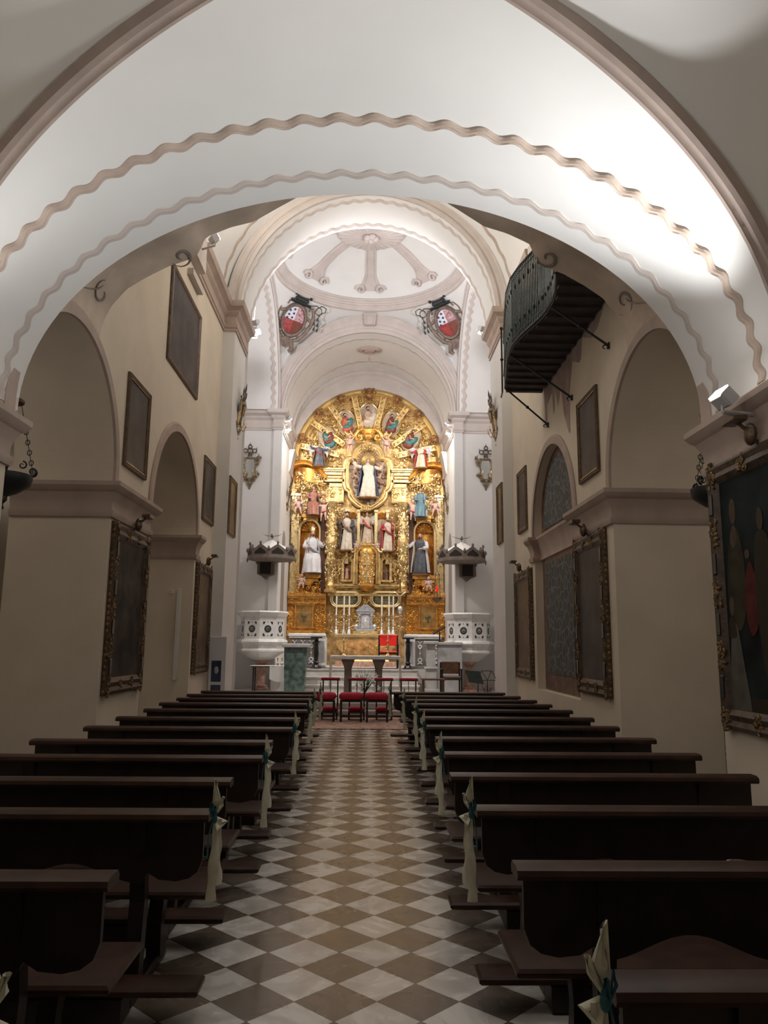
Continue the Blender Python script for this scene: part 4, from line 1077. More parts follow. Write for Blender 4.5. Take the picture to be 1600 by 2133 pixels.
for sg in (-1, 1):
    mb = MB(); x = sg*.66; zb_ = Zp(1208)
    mb.box(x-.24, x+.24, YR-.34, YR, Zp(1212), zb_); mb.box(x-.20, x-.12, YR-.32, YR, zb_, Zp(1172)); mb.box(x+.12, x+.20, YR-.32, YR, zb_, Zp(1172))
    L = []
    for rr, d in ((.12, .1), (.12, .32), (.18, .34), (.2, .28), (.2, .1)): L.append([Vector((x-rr*cos(pi*k/16), YR-d, Zp(1172)+rr*1.1*sin(pi*k/16))) for k in range(17)])
    mb.loops(L, closed=False); foliage(mb, lambda R: (x+R.uniform(-.2, .2), R.uniform(Zp(1168), Zp(1152))), 34, .055, .3, 53+sg)
    mb.build('small_niche', 'gold', ALT, smooth=False)
    mb = MB(); mb.box(x-.12, x+.12, YR-.12, YR-.05, zb_, Zp(1166)); mb.build('small_niche_ground', 'gold_brown', ALT, smooth=False)
# --- predella
mb = MB()
for a_, b_, d in ((1222, 1218, .56), (1226, 1222, .5), (1238, 1226, .36), (1242, 1238, .46)): mb.box(-1.32, 1.32, YR-d, YR, Zp(a_), Zp(b_))
foliage(mb, lambda R: (R.uniform(-1.25, 1.25), R.uniform(Zp(1238), Zp(1226))), 130, .055, .38, 61)
mb.build('predella_band', 'gold', ALT, smooth=False)
for sg, px in ((-1, 720), (1, 803)):
    c = Q(px, 1248, .4); mb = MB(); pts = []
    for k in range(41):
        a = 2*pi*k/40; x = .42*cos(a); pts.append((max(-.42, min(.42, x*1.5)), .21*sin(a)))
    pts = [(.25*(1 if cos(2*pi*k/48) > 0 else -1)*(1 if abs(cos(2*pi*k/48)) > 1e-6 else 0)+.20*cos(2*pi*k/48), .21*sin(2*pi*k/48)) for k in range(48)]
    for e, w in ((1.0, .035), (1.14, .028)): mb.tube([Vector((c.x+p[0]*e, YR-.42, c.z+p[1]*e*1.06)) for p in pts+pts[:1]], w, 8)
    pf = mb.build('plaque_frame', 'gold_pale', ALT)
    mb = MB(); mb.prism([(p[0], p[1]) for p in pts], (c.x, YR-.36, c.z), (1, 0, 0), (0, 0, 1), (0, .04, 0))
    mb.cur = 1; R = random.Random(8+sg)
    for row in range(6):
        z = c.z+.14-.052*row; w = .34 if 0 < row < 5 else .26; x = -w
        while x < w-.03:
            l = R.uniform(.02, .07); mb.box(c.x+x, c.x+min(x+l, w), YR-.366, YR-.36, z-.009, z+.009); x += l+.018
    mb.build('inscribed_plaque', ['plaque_green', 'gold_pale'], pf, smooth=False)
mb = MB(); foliage(mb, lambda R: (R.choice((-1, 1))*R.uniform(0, 1.3), R.uniform(Zp(1320), Zp(1264))), 190, .065, .3, 71); foliage(mb, lambda R: (R.uniform(-.14, .14), R.uniform(Zp(1262), Zp(1240))), 20, .08, .36, 73)
mb.build('predella_carving', 'gold', ALT)
# --- side doors with grilles
for sg in (-1, 1):
    mb = MB(); xa, xb = sorted((sg*1.36, sg*2.66))
    for a_, b_, d in ((1244, 1238, .5), (1248, 1244, .44), (1255, 1248, .36), (1259, 1255, .42), (1326, 1314, .44)): mb.box(xa, xb, YR-d, YR, Zp(a_), Zp(b_))
    mb.box(xa, xb, YR-.26, YR, Zp(1326), Zp(1255)); mb.build('side_base', 'gold_deep', ALT, smooth=False)
    mb = MB(); xm = sg*2.10; z0_, z1_ = Zp(1307), Zp(1262)
    for x in (xm-.32, xm+.27): mb.box(x, x+.05, YR-.36, YR-.2, z0_, z1_)
    for z in (z0_-.05, z1_): mb.box(xm-.36, xm+.36, YR-.38, YR-.2, z, z+.05)
    gr = mb.build('grille_frame', 'gold_deep', ALT, smooth=False)
    mb = MB()
    for k in range(13): x = xm-.25+.5*k/12; mb.tube([(x, YR-.32, z0_), (x, YR-.32, z1_)], .011, 6)
    for z in (.33, .66): mb.box(xm-.27, xm+.27, YR-.315, YR-.30, z0_+(z1_-z0_)*z-.01, z0_+(z1_-z0_)*z+.01)
    mb.build('grille_bars', 'gold', gr)
    mb = MB(); mb.ell(H(xm, (z0_+z1_)/2, .34), (.1, .03, .06), 10, 6); mb.ell(H(xm, (z0_+z1_)/2-.1, .34), (.04, .03, .1), 8, 6); mb.build('grille_emblem', 'plaque_green', gr)
    mb = MB(); foliage(mb, lambda R: (sg*R.choice((R.uniform(1.38, 1.72), R.uniform(2.46, 2.64))), R.uniform(Zp(1316), Zp(1256))), 110, .07, .3, 81); foliage(mb, lambda R: (sg*R.uniform(1.4, 2.6), R.uniform(Zp(1252), Zp(1236))), 60, .07, .42, 83)
    mb.build('door_carving', 'gold_amber', ALT)
# --- figures on it
statue('virgin_statue', 'woman in white with dark blue mantle inside the central gold medallion', 766, 1036, 956, .45, 'ivory_robe', 'blue_robe', pose='raise', hat='halo', opn=1.1, fat=1.3)
statue('saint_statue', 'dark-hooded saint in cream and slate, left of the red-sashed angel', 722, 1146, 1068, .34, 'ivory_robe', 'slate_robe', pose='out', hat='cap', cat='statue', beard=True, sash='brown_robe')
statue('angel_statue', 'grey-winged angel with red sash over the rounded golden door', 764, 1132, 1068, .34, 'pale_relief', 'pale_relief', wings=True, sash='red_robe', opn=1.3)
statue('saint_statue', 'saint in red cloak with mitre and staff, right of the winged angel', 807, 1148, 1078, .34, 'ivory_robe', 'red_robe', hat='mitre', staff=(.36, 1.3), beard=True, sash='red_robe', opn=.9)
statue('saint_statue', 'white-robed saint in the left side niche, under the golden shell', 650, 1194, 1106, .42, 'white_cloth', 'white_cloth', fat=1.08, facing=.25, beard=True, pose='sit', hat='mitre', sash='wing_grey', opn=.8)
statue('saint_statue', 'white-cloaked saint with black scapular and staff in the right side niche', 875, 1196, 1112, .42, 'slate_robe', 'white_cloth', facing=-.25, beard=True, staff=(-.42, 2.1), pose='out', fat=1.15)
statue('seated_figure', 'seated person in salmon robe and blue cape, upper left above the shell niche', 652, 1074, 1014, .55, 'pink_robe', 'slate_robe', pose='sit', facing=.2, fat=1.15)
statue('seated_figure', 'seated person in pale blue robe, upper right above the shell niche', 876, 1078, 1018, .55, 'sky_robe', 'ivory_robe', pose='sit', facing=-.2, fat=1.15)
statue('saint_statue', 'robed person with red sash and grey skirts at the left foot of the crown', 664, 970, 925, .62, 'slate_robe', 'brown_robe', pose='raise', facing=.2, wings=True, fat=1.45, sash='red_robe', opn=1.2)
statue('saint_statue', 'grey-winged angel in a red cloak at the right foot of the crown', 876, 974, 928, .62, 'pale_relief', 'red_robe', pose='out', facing=-.2, wings=True, fat=1.45)
statue('small_statue', 'tiny pink-robed figure in the left small niche beside the rounded door', 722, 1206, 1180, .2, 'skin_pink', 'pink_robe')
statue('small_statue', 'tiny brown-robed figure in the right small niche beside the rounded door', 804, 1208, 1182, .2, 'brown_robe', 'rose_relief')
cherub('cherub with arms spread at the upper left shoulder of the medallion', 729, 941, .62, .6, -1)
cherub('cherub with arms spread at the upper right shoulder of the medallion', 805, 943, .62, .6, 1)
cherub('cherub with red cloth at the far left beside the salmon-robed sitter', 621, 1076, .72, .5, 1, pose=1)
cherub('cherub reaching up to the right of the salmon-robed sitter', 674, 1084, .74, .62, -1)
cherub('cherub reaching up to the left of the blue-robed sitter', 860, 1084, .74, .62, 1)
cherub('cherub with red cloth at the far right beside the blue-robed sitter', 907, 1080, .72, .5, -1, pose=1)
cherub('seated cherub on the ledge below the left side niche', 628, 1230, .58, .62, -1, cloth='pale_relief', pose=1)
cherub('seated cherub on the ledge below the right side niche', 893, 1236, .58, .62, 1, cloth='pale_relief', pose=1)
cherub('tiny cherub lying on the left scroll over the rounded door', 742, 1147, .34, .72, -1, cloth='pale_relief', pose=1)
cherub('tiny cherub lying on the right scroll over the rounded door', 786, 1147, .34, .72, 1, cloth='pale_relief', pose=1)
# ------------------------------------------------------------------ high altar, candlesticks, silver tabernacle
ALZ = 1.92
t = thing('high_altar', 'gilded high altar shaped like a sarcophagus under the altarpiece', 'altar', (0, 25.6, 1.06))
mb = MB(); mb.bbox(-1.0, 1.0, 25.05, 26.35, ALZ-.09, ALZ, .02); mb.build('altar_top', 'gold_pale', t, smooth=False)
mb = MB(); L = []
for x, y, z in ((.95, .50, ALZ-.09), (.93, .50, ALZ-.2), (.98, .46, ALZ-.26), (.90, .40, ALZ-.45), (.74, .32, ALZ-.62), (.66, .30, ALZ-.74), (.74, .36, ALZ-.80), (.76, .38, 1.06)):
    L.append([(-x, 25.65+y, z), (-x, 25.65-y, z), (x, 25.65-y, z), (x, 25.65+y, z)])
mb.loops(L); mb.build('altar_body', 'gold', t, ang=20)
mb = MB()
R = random.Random(3)
for k in range(36):
    x = R.uniform(-.8, .8); z = ALZ-R.uniform(.28, .6); curl(mb, (x, 25.65-.43+.12*(ALZ-.3-z), z), EXv, EZv, EYv, .07, 1.1, k, R.choice((1, -1)), .014, 9)
mb.build('altar_carving', 'gold', t)
t = thing('silver_tabernacle', 'silver tabernacle with domed pediment standing in the middle of the high altar', 'tabernacle', (-.02, 25.6, ALZ))
mb = MB(); mb.bbox(-.43, .39, 25.4, 25.8, ALZ, ALZ+.10, .01)
for k in range(14): curl(mb, (-.38+.056*k, 25.39, ALZ+.05), EXv, EZv, EYv, .03, 1, k, 1, .008, 7)
mb.build('gilt_base', 'gold_pale', t, smooth=False)
mb = MB(); mb.bbox(-.32, .28, 25.42, 25.8, ALZ+.10, ALZ+.17, .01)
for sg in (-1, 1): mb.ell((-.02+sg*.30, 25.5, ALZ+.24), (.08, .07, .09), 10, 7); mb.tube([(-.02+sg*.2, 25.5, ALZ+.17), (-.02+sg*.2, 25.5, ALZ+.62)], .035, 10); mb.ell((-.02+sg*.2, 25.48, ALZ+.62), (.06, .06, .05), 8, 6)
mb.bbox(-.20, .16, 25.5, 25.8, ALZ+.17, ALZ+.66, .01); mb.bbox(-.30, .26, 25.44, 25.8, ALZ+.66, ALZ+.74, .01); mb.bbox(-.33, .29, 25.42, 25.8, ALZ+.74, ALZ+.77, .01)
mb.prism([(-.33, 0), (.29, 0), (.25, .05), (.15, .12), (.06, .19), (-.02, .21), (-.10, .19), (-.19, .12), (-.29, .05)], (0, 25.44, ALZ+.77), (1, 0, 0), (0, 0, 1), (0, .3, 0)); mb.build('shrine', 'silver_dull', t, ang=25)
mb = MB(); mb.prism([(-.13, 0), (.13, 0)]+[(.13*cos(pi*k/12), .30+.13*sin(pi*k/12)) for k in range(13)], (-.02, 25.47, ALZ+.19), (1, 0, 0), (0, 0, 1), (0, .04, 0)); mb.ell((-.02, 25.46, ALZ+.38), (.05, .03, .12), 8, 6); mb.ell((-.02, 25.45, ALZ+.5), (.03, .03, .035), 8, 6)
for k in range(16): curl(mb, (-.02+.1*cos(k*.8), 25.465, ALZ+.36+.16*sin(k*1.3)), EXv, EZv, EYv, .025, 1, k, 1, .006, 6)
mb.build('shrine_door', 'silver', t)
def big_candlestick():
    t = thing('silver_candlestick', 'x', 'candlestick', (0, 0, 0), 'tall silver candlesticks on the high altar', world=False)
    mb = MB(); mb.lathe([(.066, 0), (.07, .015), (.066, .03), (.06, .06), (.045, .13), (.02, .16), (.018, .18), (.034, .21), (.018, .24), (.016, .28), (.028, .31), (.03, .34), (.014, .38), (.013, .44), (.026, .46), (.013, .48), (.012, .56), (.02, .58), (.015, .59), (.062, .62), (.064, .63), (.02, .63)], (0, 0, 0), 16)
    for k in range(3): mb.ell((.058*cos(k*2.09-1.57), .058*sin(k*2.09-1.57), .02), .02, 8, 6)
    mb.build('stick', 'silver', t)
    mb = MB(); mb.lathe([(.025, .63), (.025, 1.24), (.006, 1.245), (.004, 1.265)], (0, 0, 0), 12); mb.build('candle', 'candle', t)
    return t
CS = big_candlestick(); KID[CS.name] = kids(CS)
spots = [(700, 'leftmost of the six candles'), (716, 'second from the left'), (727, 'third from the left'), (795, 'fourth from the left'), (810, 'fifth from the left'), (819, 'rightmost of the six candles')]
for i, (px, w) in enumerate(spots):
    o = CS if i == 0 else copy_tree(CS); p = aY(px, 1318, 25.5); o.location = (p.x, 25.5, ALZ); o['label'] = 'tall silver candlestick on the high altar, '+w
# ================================================================== FURNISHINGS
# ------------------------------------------------------------------ pews
def make_pew(Lp):
    t = thing('church_pew', 'x', 'pew', (0, 0, 0), world=False)
    h = Lp/2
    mb = MB(); mb.loops([[(x, y, z) for y, z in ((-.045, .80), (-.055, .815), (-.05, .835), (-.02, .845), (.055, .845), (.075, .825), (.07, .80))] for x in (-h-.03, h+.03)])
    mb.add([(-h-.03, y, z) for y, z in ((-.045, .80), (-.055, .815), (-.05, .835), (-.02, .845), (.055, .845), (.075, .825), (.07, .80))], [tuple(range(7))])
    mb.add([(h+.03, y, z) for y, z in ((-.045, .80), (-.055, .815), (-.05, .835), (-.02, .845), (.055, .845), (.075, .825), (.07, .80))], [tuple(range(7))[::-1]])
    mb.build('top_rail', 'pew_wood', t, ang=30)
    # back board with a waved lower edge and rounded corners
    mb = MB(); pl = [(-h, .80)]
    pl += [(-h, .62), (-h+.02, .565), (-h+.06, .535), (-h+.12, .522), (-h+.2, .53), (-h+.25, .56)]
    n = 30
    for i in range(n+1):
        u = i/n; x = -h+.28+(Lp-.56)*u; pl.append((x, .555-.045*cos(2*pi*u*2)+.0))
    pl += [(h-.25, .56), (h-.2, .53), (h-.12, .522), (h-.06, .535), (h-.02, .565), (h, .62), (h, .80)]
    mb.prism(pl, (0, .0, 0), (1, 0, 0), (0, 0, 1), (0, .028, 0)); mb.build('backrest', 'pew_dark', t, smooth=False)
    mb = MB(); mb.bbox(-h-.01, h+.01, .10, .52, .405, .44, .012); mb.build('seat', 'pew_wood', t, smooth=False)
    for sx in (-1, 1):
        x = sx*(h-.30)
        mb = MB()
        for P in ([(-.03, .80), (.03, .80), (.10, .42), (.06, .02), (-.02, .02), (.03, .42)],):
            mb.prism(P, (x-.035, 0, 0), (0, 1, 0), (0, 0, 1), (.07, 0, 0))
        mb.bbox(x-.035, x+.035, -.10, .50, 0, .055, .01); mb.build('leg', 'pew_dark', t, smooth=False)
        mb = MB(); mb.prism([(.42, .405), (.50, .405), (.49, .30), (.44, .2), (.48, .03), (.38, .03), (.37, .2), (.40, .32)], (x-.035, 0, 0), (0, 1, 0), (0, 0, 1), (.07, 0, 0)); mb.build('leg', 'pew_dark', t, smooth=False)
    mb = MB(); mb.bbox(-h-.06, h+.06, -.28, -.12, .125, .165, .012); mb.build('kneeler', 'pew_wood', t, smooth=False)
    mb = MB(); mb.bbox(-h+.26, h-.26, -.27, -.13, .0, .125, .01); mb.build('kneeler_support', 'pew_dark', t, smooth=False)
    return t
LY = [1.88, 2.81, 3.83, 4.70, 5.62, 6.5, 7.5, 8.47, 9.5, 10.5, 11.4, 12.25, 13.1]
LXa = [-.86, -.88, -.75, -.80, -.74, -.78, -.71, -.72, -.72, -.80, -.79, -.84, -.80]
RY = [1.98, 2.95, 3.95, 4.93, 5.88, 6.83, 7.8, 8.72, 9.72, 10.65, 11.45, 12.3, 13.2]
RXa = [.62, .58, .58, .56, .62, .64, .64, .66, .69, .66, .63, .56, .48]
ORD = ['nearest the camera', 'second', 'third', 'fourth', 'fifth', 'sixth', 'seventh', 'eighth', 'ninth', 'tenth', 'eleventh', 'twelfth', 'farthest']
WN = {0: 'nearest'}
def bow(label, x, y, s):
    """white tulle bow with teal ribbon hanging on the aisle end of a pew"""
    t = thing('ribbon_bow', label, 'ribbon bow', (x, y, .80), 'tulle bows on the pew ends', world=False); t.scale = (.62, .8, .85)
    R = random.Random(int(y*100)); k = -s
    mb = MB()
    for pts in ([(0, 0, 0), (.03, -.05, .10), (.015, -.06, .2), (.0, -.045, .08)], [(0, 0, 0), (.05, -.02, .06), (.07, -.03, .11), (.02, -.02, .02)], [(0, -.01, 0), (.05, -.05, -.05), (.09, -.03, -.02), (.02, -.02, .0)]):
        pts = [Vector((p[0]*k, p[1], p[2])) for p in pts]; mb.tube(pts, [.012, .03, .022, .01], 7, flat=.35)
    mb.build('bow_loop', 'tulle', t)
    for (x1, zb, w, ph) in ((.015, -.42-R.uniform(0, .1), .035, 0), (.045, -.30-R.uniform(0, .08), .03, 2)):
        mb = MB(); n = 14
        pts = [Vector(((x1+.012*sin(ph+5*i/n))*k, -.03-.015*sin(ph+4*i/n), zb*i/n)) for i in range(n+1)]
        mb.tube(pts, [w*(.35+.65*min(1, i/5))*(1+.2*sin(i+ph)) for i in range(n+1)], 8, flat=.25, up=(0, 1, 0)); mb.build('bow_tail', 'tulle', t)
    mb = MB(); mb.ell((.012*k, -.045, .0), (.022, .022, .025), 8, 6)
    for pts in ([(0, -.05, 0), (-.02, -.07, .05), (-.01, -.075, .09), (.0, -.06, .02)], [(0, -.05, 0), (.03, -.075, .03), (.02, -.08, .07), (.0, -.06, .0)], [(0, -.05, 0), (-.02, -.07, -.09), (-.025, -.07, -.2)]):
        mb.tube([Vector((p[0]*k, p[1], p[2])) for p in pts], [.008, .014, .012, .007][:len(pts)], 6, flat=.4)
    mb.build('ribbon', 'teal_ribbon', t)
for s, YS, XS, Lp, bank in ((-1, LY, LXa, 1.88, 'left'), (1, RY, RXa, 1.84, 'right')):
    proto = make_pew(Lp); KID[proto.name] = kids(proto)
    for i, (y, xa) in enumerate(zip(YS, XS)):
        o = proto if i == 0 else copy_tree(proto)
        o.location = (xa+s*Lp/2, y, -.0); o.scale = (1, 1, .97); o['group'] = 'pews in the %s bank' % bank
        wb = 'with a white bow' if i % 2 == 0 else 'without a bow'
        ft = 12-i
        o['label'] = ('dark wooden pew nearest the camera in the %s bank, %s' % (bank, wb)) if i == 0 else ('dark wooden pew of the %s bank, %s row from the altar, %s' % (bank, ['front', 'second', 'third', 'fourth', 'fifth', 'sixth', 'seventh', 'eighth', 'ninth', 'tenth', 'eleventh', 'twelfth'][ft], wb))
        if i % 2 == 0:
            bow(('white tulle bow with teal ribbon on the nearest pew end, %s bank' % bank) if i == 0 else ('white bow on the %s bank pew, %s row from the altar' % (bank, ['front', '', 'third', '', 'fifth', '', 'seventh', '', 'ninth', '', 'eleventh'][ft])), xa-s*.055, y-.04, s)
# ------------------------------------------------------------------ paintings
def painting(label, X, s, y0, y1, z0, z1, style, canvas, fw=None, lamp=False, figures=None, nm='framed_painting', cat='painting'):
    """hangs on the wall plane X; s=-1 left wall, 1 right wall"""
    o = -s
    t = thing(nm, label, cat, (X, (y0+y1)/2, z0))
    def B(mb, a, b, c, d, w0, w1): xs = sorted((X+o*w0, X+o*w1)); mb.bbox(xs[0], xs[1], a, b, c, d, .008)
    orn = style in ('ornate', 'rich'); f = fw or (.15 if orn else .06); w = .07 if orn else .045
    mb = MB(); L = []
    for e, q in ((0, .0), (0, w*.6), (f*.2, w), (f*.45, w*.75), (f*.7, w*.95), (f*.9, w*.6), (f, w*.35), (f, .0)):
        L.append([(X+o*q, y0+e, z0+e), (X+o*q, y1-e, z0+e), (X+o*q, y1-e, z1-e), (X+o*q, y0+e, z1-e)])
    mb.loops(L); mats = {'ornate': 'frame_brown', 'rich': 'gilt_frame', 'plain': 'frame_plain', 'grey': 'frame_plain'}[style]
    fr = mb.build('frame', mats, t, ang=20)
    mb = MB(); xs = sorted((X+o*.005, X+o*w*.4)); mb.box(xs[0], xs[1], y0+f*.9, y1-f*.9, z0+f*.9, z1-f*.9)
    mats = [canvas]
    if figures:
        mats += ['paint_ground', 'paint_skin', 'paint_olive', 'paint_white', 'paint_red']
        xf = X+o*(w*.4+.001)
        for q_, (mi, poly) in enumerate(figures):
            mb.cur = mi; mb.prism([(y0+(y1-y0)*a, z0+(z1-z0)*b) for a, b in poly], (xf+o*.0004*q_, 0, 0), (0, 1, 0), (0, 0, 1), (o*.0015, 0, 0))
    mb.build('canvas', mats, t, smooth=False)
    if style == 'plain':
        mb = MB(); L = []
        for e, q in ((f*.9, w*.4), (f*.9, w*.7), (f*1.15, w*.7), (f*1.15, w*.4)): L.append([(X+o*q, y0+e, z0+e), (X+o*q, y1-e, z0+e), (X+o*q, y1-e, z1-e), (X+o*q, y0+e, z1-e)])
        mb.loops(L); mb.build('gilt_slip', 'gilt_light', fr, ang=20)
    if orn:
        mb = MB(); R = random.Random(int(y0*77)); H_, V_ = y1-y0, z1-z0
        def clus(u, v, n, sp):
            for _ in range(n*2):
                c = Vector((X+o*(w-.01), y0+u+R.uniform(-sp, sp), z0+v+R.uniform(-sp, sp)*(1.9 if u < .2 or u > H_-.2 else 1)))
                if R.random() < .5: curl(mb, c, Vector((0, 1, 0)), EZv, Vector((o, 0, 0)), R.uniform(.02, .04), 1.1, R.uniform(0, 6), R.choice((1, -1)), .008, 8)
                else: mb.ell(c, (.014, .016, .028), 6, 4, rot=Matrix.Rotation(R.uniform(0, 3), 3, 'X'))
        for k in range(5):
            q = (k+.5)/5*V_ if False else k/4*(V_-f)+f/2
            clus(f/2, q, 9, .06); clus(H_-f/2, q, 9, .06)
        for k in (1, 2): q = k/3*(H_-f)+f/2; clus(q, f/2, 8, .06); clus(q, V_-f/2, 8, .06)
        mb.build('frame_carving', 'gilt_frame', fr)
        mb = MB()
        for k in range(4):
            q = (k+.5)/4*(V_-f)+f/2
            for u in (f/2, H_-f/2): B(mb, y0+u-f*.17, y0+u+f*.17, z0+q-.09, z0+q+.09, w*.5, w+.004)
        mb.build('dark_inlay', 'black_wood', fr, smooth=False)
        for e in (0, 1):
            mb = MB(); R2 = random.Random(5)
            yy = y0 if e == 0 else y1; n = int(V_/.07)
            for k in range(n): mb.ell((X+o*.03, yy, z0+(k+.5)/n*V_), (.022, .009, .028), 6, 4)
            mb.build('leaf_edge', 'gilt_frame', fr)
    if lamp:
        mb = MB(); ym = (y0+y1)/2; mb.tube([(X+o*.03, ym, z1-.02), (X+o*.10, ym, z1+.08), (X+o*.22, ym, z1+.18)], .014, 6)
        mb.ell((X+o*.10, ym, z1+.07), (.05, .06, .09), 8, 6); mb.bbox(*sorted((X+o*.16, X+o*.27)), ym-.10, ym+.10, z1+.15, z1+.20, .01); mb.build('picture_lamp', 'bronze', t)
    return t
painting('large plain-framed dim painting highest on the left nave wall', -3.1, -1, 11.2, 13.27, 5.87, 7.45, 'grey', 'canvas_grey', .09)
painting('upright painting with thin gilt slip between the two left arches, above the cornice', -3.1, -1, 9.5, 10.47, 3.8, 5.03, 'plain', 'canvas_grey')
painting('narrow painting right of the second left arch, above its cornice', -3.1, -1, 14.2, 15.2, 3.88, 5.1, 'plain', 'canvas_grey')
painting('narrow brownish painting on the left pilaster below the gilded mirror', -2.85, -1, 15.5, 16.3, 3.8, 5.0, 'plain', 'canvas_brown')
painting('big dark painting in carved frame with lamp, on the first left pier', -3.1, -1, 9.28, 10.8, .98, 3.05, 'ornate', 'canvas_dark', .2, lamp=True)
painting('brown painting in carved frame with lamp, beyond the second left arch', -3.1, -1, 13.95, 15.24, 1.05, 3.05, 'ornate', 'canvas_brown', .2, lamp=True)
painting('upright painting with gilt slip above the first right pier', 3.0, 1, 9.6, 10.5, 3.83, 5.0, 'plain', 'canvas_grey')
painting('narrow painting left of the right wall niche, at its arch height', 3.0, 1, 14.1, 14.9, 3.75, 4.97, 'plain', 'canvas_grey')
painting('narrow brown painting on the right pilaster under the edge-on mirror', 2.8, 1, 15.55, 16.15, 3.7, 4.95, 'plain', 'canvas_brown')
painting('dim painting in carved frame with lamp, on the first right pier', 3.0, 1, 9.45, 10.85, .98, 3.07, 'ornate', 'canvas_grey', .2, lamp=True)
painting('brown painting in carved frame with lamp, left of the niche, right wall', 3.0, 1, 13.8, 15.3, 1.0, 3.0, 'ornate', 'canvas_brown', .2, lamp=True)
def blob(cx, cy, rx, ry, n=18, a=0): return [(cx+rx*cos(2*pi*k/n+a), cy+ry*sin(2*pi*k/n+a)) for k in range(n)]
def soft(P, n=5):
    # closed smooth outline through the given points
    out_ = []; m = len(P)
    for i in range(m):
        p0, p1, p2, p3 = [Vector(P[(i+k-1) % m]) for k in range(4)]
        for q in range(n):
            t = q/n; v = .5*((2*p1)+(p2-p0)*t+(2*p0-5*p1+4*p2-p3)*t*t+(3*p1-p0-3*p2+p3)*t**3); out_.append((v.x, v.y))
    return out_
FG = [(1, soft([(.08, .05), (.5, .07), (.94, .05), (.93, .10), (.5, .13), (.08, .11)])),
      (3, soft([(.78, .74), (.85, .66), (.88, .52), (.86, .40), (.78, .36), (.72, .44), (.71, .58), (.73, .68)])), (2, blob(.79, .80, .030, .048)), (2, soft([(.79, .75), (.83, .70), (.80, .66), (.76, .70)])),
      (5, soft([(.66, .60), (.71, .54), (.72, .42), (.68, .34), (.62, .38), (.60, .50)])), (2, blob(.68, .63, .022, .018)),
      (4, soft([(.73, .06), (.77, .24), (.81, .37), (.86, .38), (.90, .22), (.93, .07), (.84, .03)])), (2, blob(.85, .45, .024, .036)), (3, soft([(.84, .41), (.88, .40), (.89, .34), (.82, .34)])),
      (2, blob(.55, .74, .026, .042)), (1, soft([(.50, .68), (.60, .68), (.62, .45), (.58, .2), (.48, .2), (.46, .5)]))]
painting('huge dark painting of robed people in gilt frame at the right edge of the picture', 3.0, 1, 4.7, 6.47, .95, 3.13, 'ornate', 'paint_black', .17, lamp=True, figures=FG)
painting('small dark painting seen far left through the first left arch', -7.6, -1, 14.3, 15.4, 2.1, 3.5, 'ornate', 'canvas_dark')
for o in [c for c in bpy.data.objects if c.name.startswith('framed_painting')]: o['group'] = 'framed paintings on the nave walls'
mb = MB(); A = [(14.55, 4.3), (15.35, 4.3)]+[(14.95+.4*cos(pi*k/16), 4.9+.4*sin(pi*k/16)) for k in range(17)]
mb.prism(A, (-7.59, 0, 0), (0, 1, 0), (0, 0, 1), (.02, 0, 0)); MT['win'] = mat('window_glow', (.8, .8, .78), emit=(1, .97, .9), estr=.7); struct(mb.build('window_1', 'window_glow', smooth=False))
# ------------------------------------------------------------------ balcony on the right wall
t = thing('iron_balcony', 'dark iron-railed balcony with plank floor high on the right wall', 'balcony', (3.0, 10.6, 5.93))
edge = [(2.98, 12.6), (2.34, 12.62), (2.22, 11.8), (2.13, 11.2), (2.11, 10.7), (2.16, 10.35), (2.23, 10.05), (2.30, 9.75), (2.335, 9.5), (2.34, 9.2), (2.31, 8.9), (2.22, 8.5), (2.2, 8.45)]
def resample(P, st):
    out_ = [Vector(P[0])]
    for a, b in zip(P[:-1], P[1:]):
        a, b = Vector(a), Vector(b); n = max(1, round((b-a).length/st))
        for i in range(1, n+1): out_.append(a+(b-a)*i/n)
    return out_
mb = MB(); mb.prism(edge+[(2.98, 8.45)], (0, 0, 5.93), (1, 0, 0), (0, 1, 0), (0, 0, .06)); mb.build('plank_floor', 'dark_plank', t, smooth=False)
mb = MB()
for k in range(14):
    y = 8.7+.3*k; xo = min(e[0] for e in edge)
    for a, b in zip(edge[1:-1], edge[2:]):
        if b[1] <= y <= a[1]: xo = a[0]+(b[0]-a[0])*(a[1]-y)/(a[1]-b[1]); break
    mb.box(xo+.02, 2.98, y-.05, y+.05, 5.90, 5.93)
mb.build('floor_beams', 'dark_plank', t, smooth=False)
mb = MB()
for z, r in ((5.97, .02), (6.06, .012), (6.95, .014), (7.03, .024)): mb.tube([(x, y, z) for x, y in edge], r, 6)
mb.build('rails', 'iron', t)
mb = MB()
for p in resample(edge[1:], .055): mb.tube([(p.x, p.y, 5.96), (p.x, p.y, 6.35), (p.x, p.y, 6.62), (p.x, p.y, 7.02)], [.011, .016, .011, .011], 5)
for p in resample(edge[:2], .075): mb.tube([(p.x, p.y, 5.96), (p.x, p.y, 7.02)], .009, 5)
mb.build('balusters', 'iron_green', t)['kind'] = 'stuff'
mb = MB()
for p in resample(edge[1:], .15):
    for z in (6.2, 6.8): curl(mb, (p.x-.01, p.y, z), Vector((0, 1, 0)), EZv, Vector((-1, 0, 0)), .05, 1.2, z, 1, .009, 9)
mb.build('scrollwork', 'iron_green', t)['kind'] = 'stuff'
mb = MB()
for k in range(38): y = 8.5+.11*k; mb.box(2.9, 2.96, y, y+.09, 6.0, 7.0)
mb.build('wall_panelling', 'dark_plank', t, smooth=False)['kind'] = 'stuff'
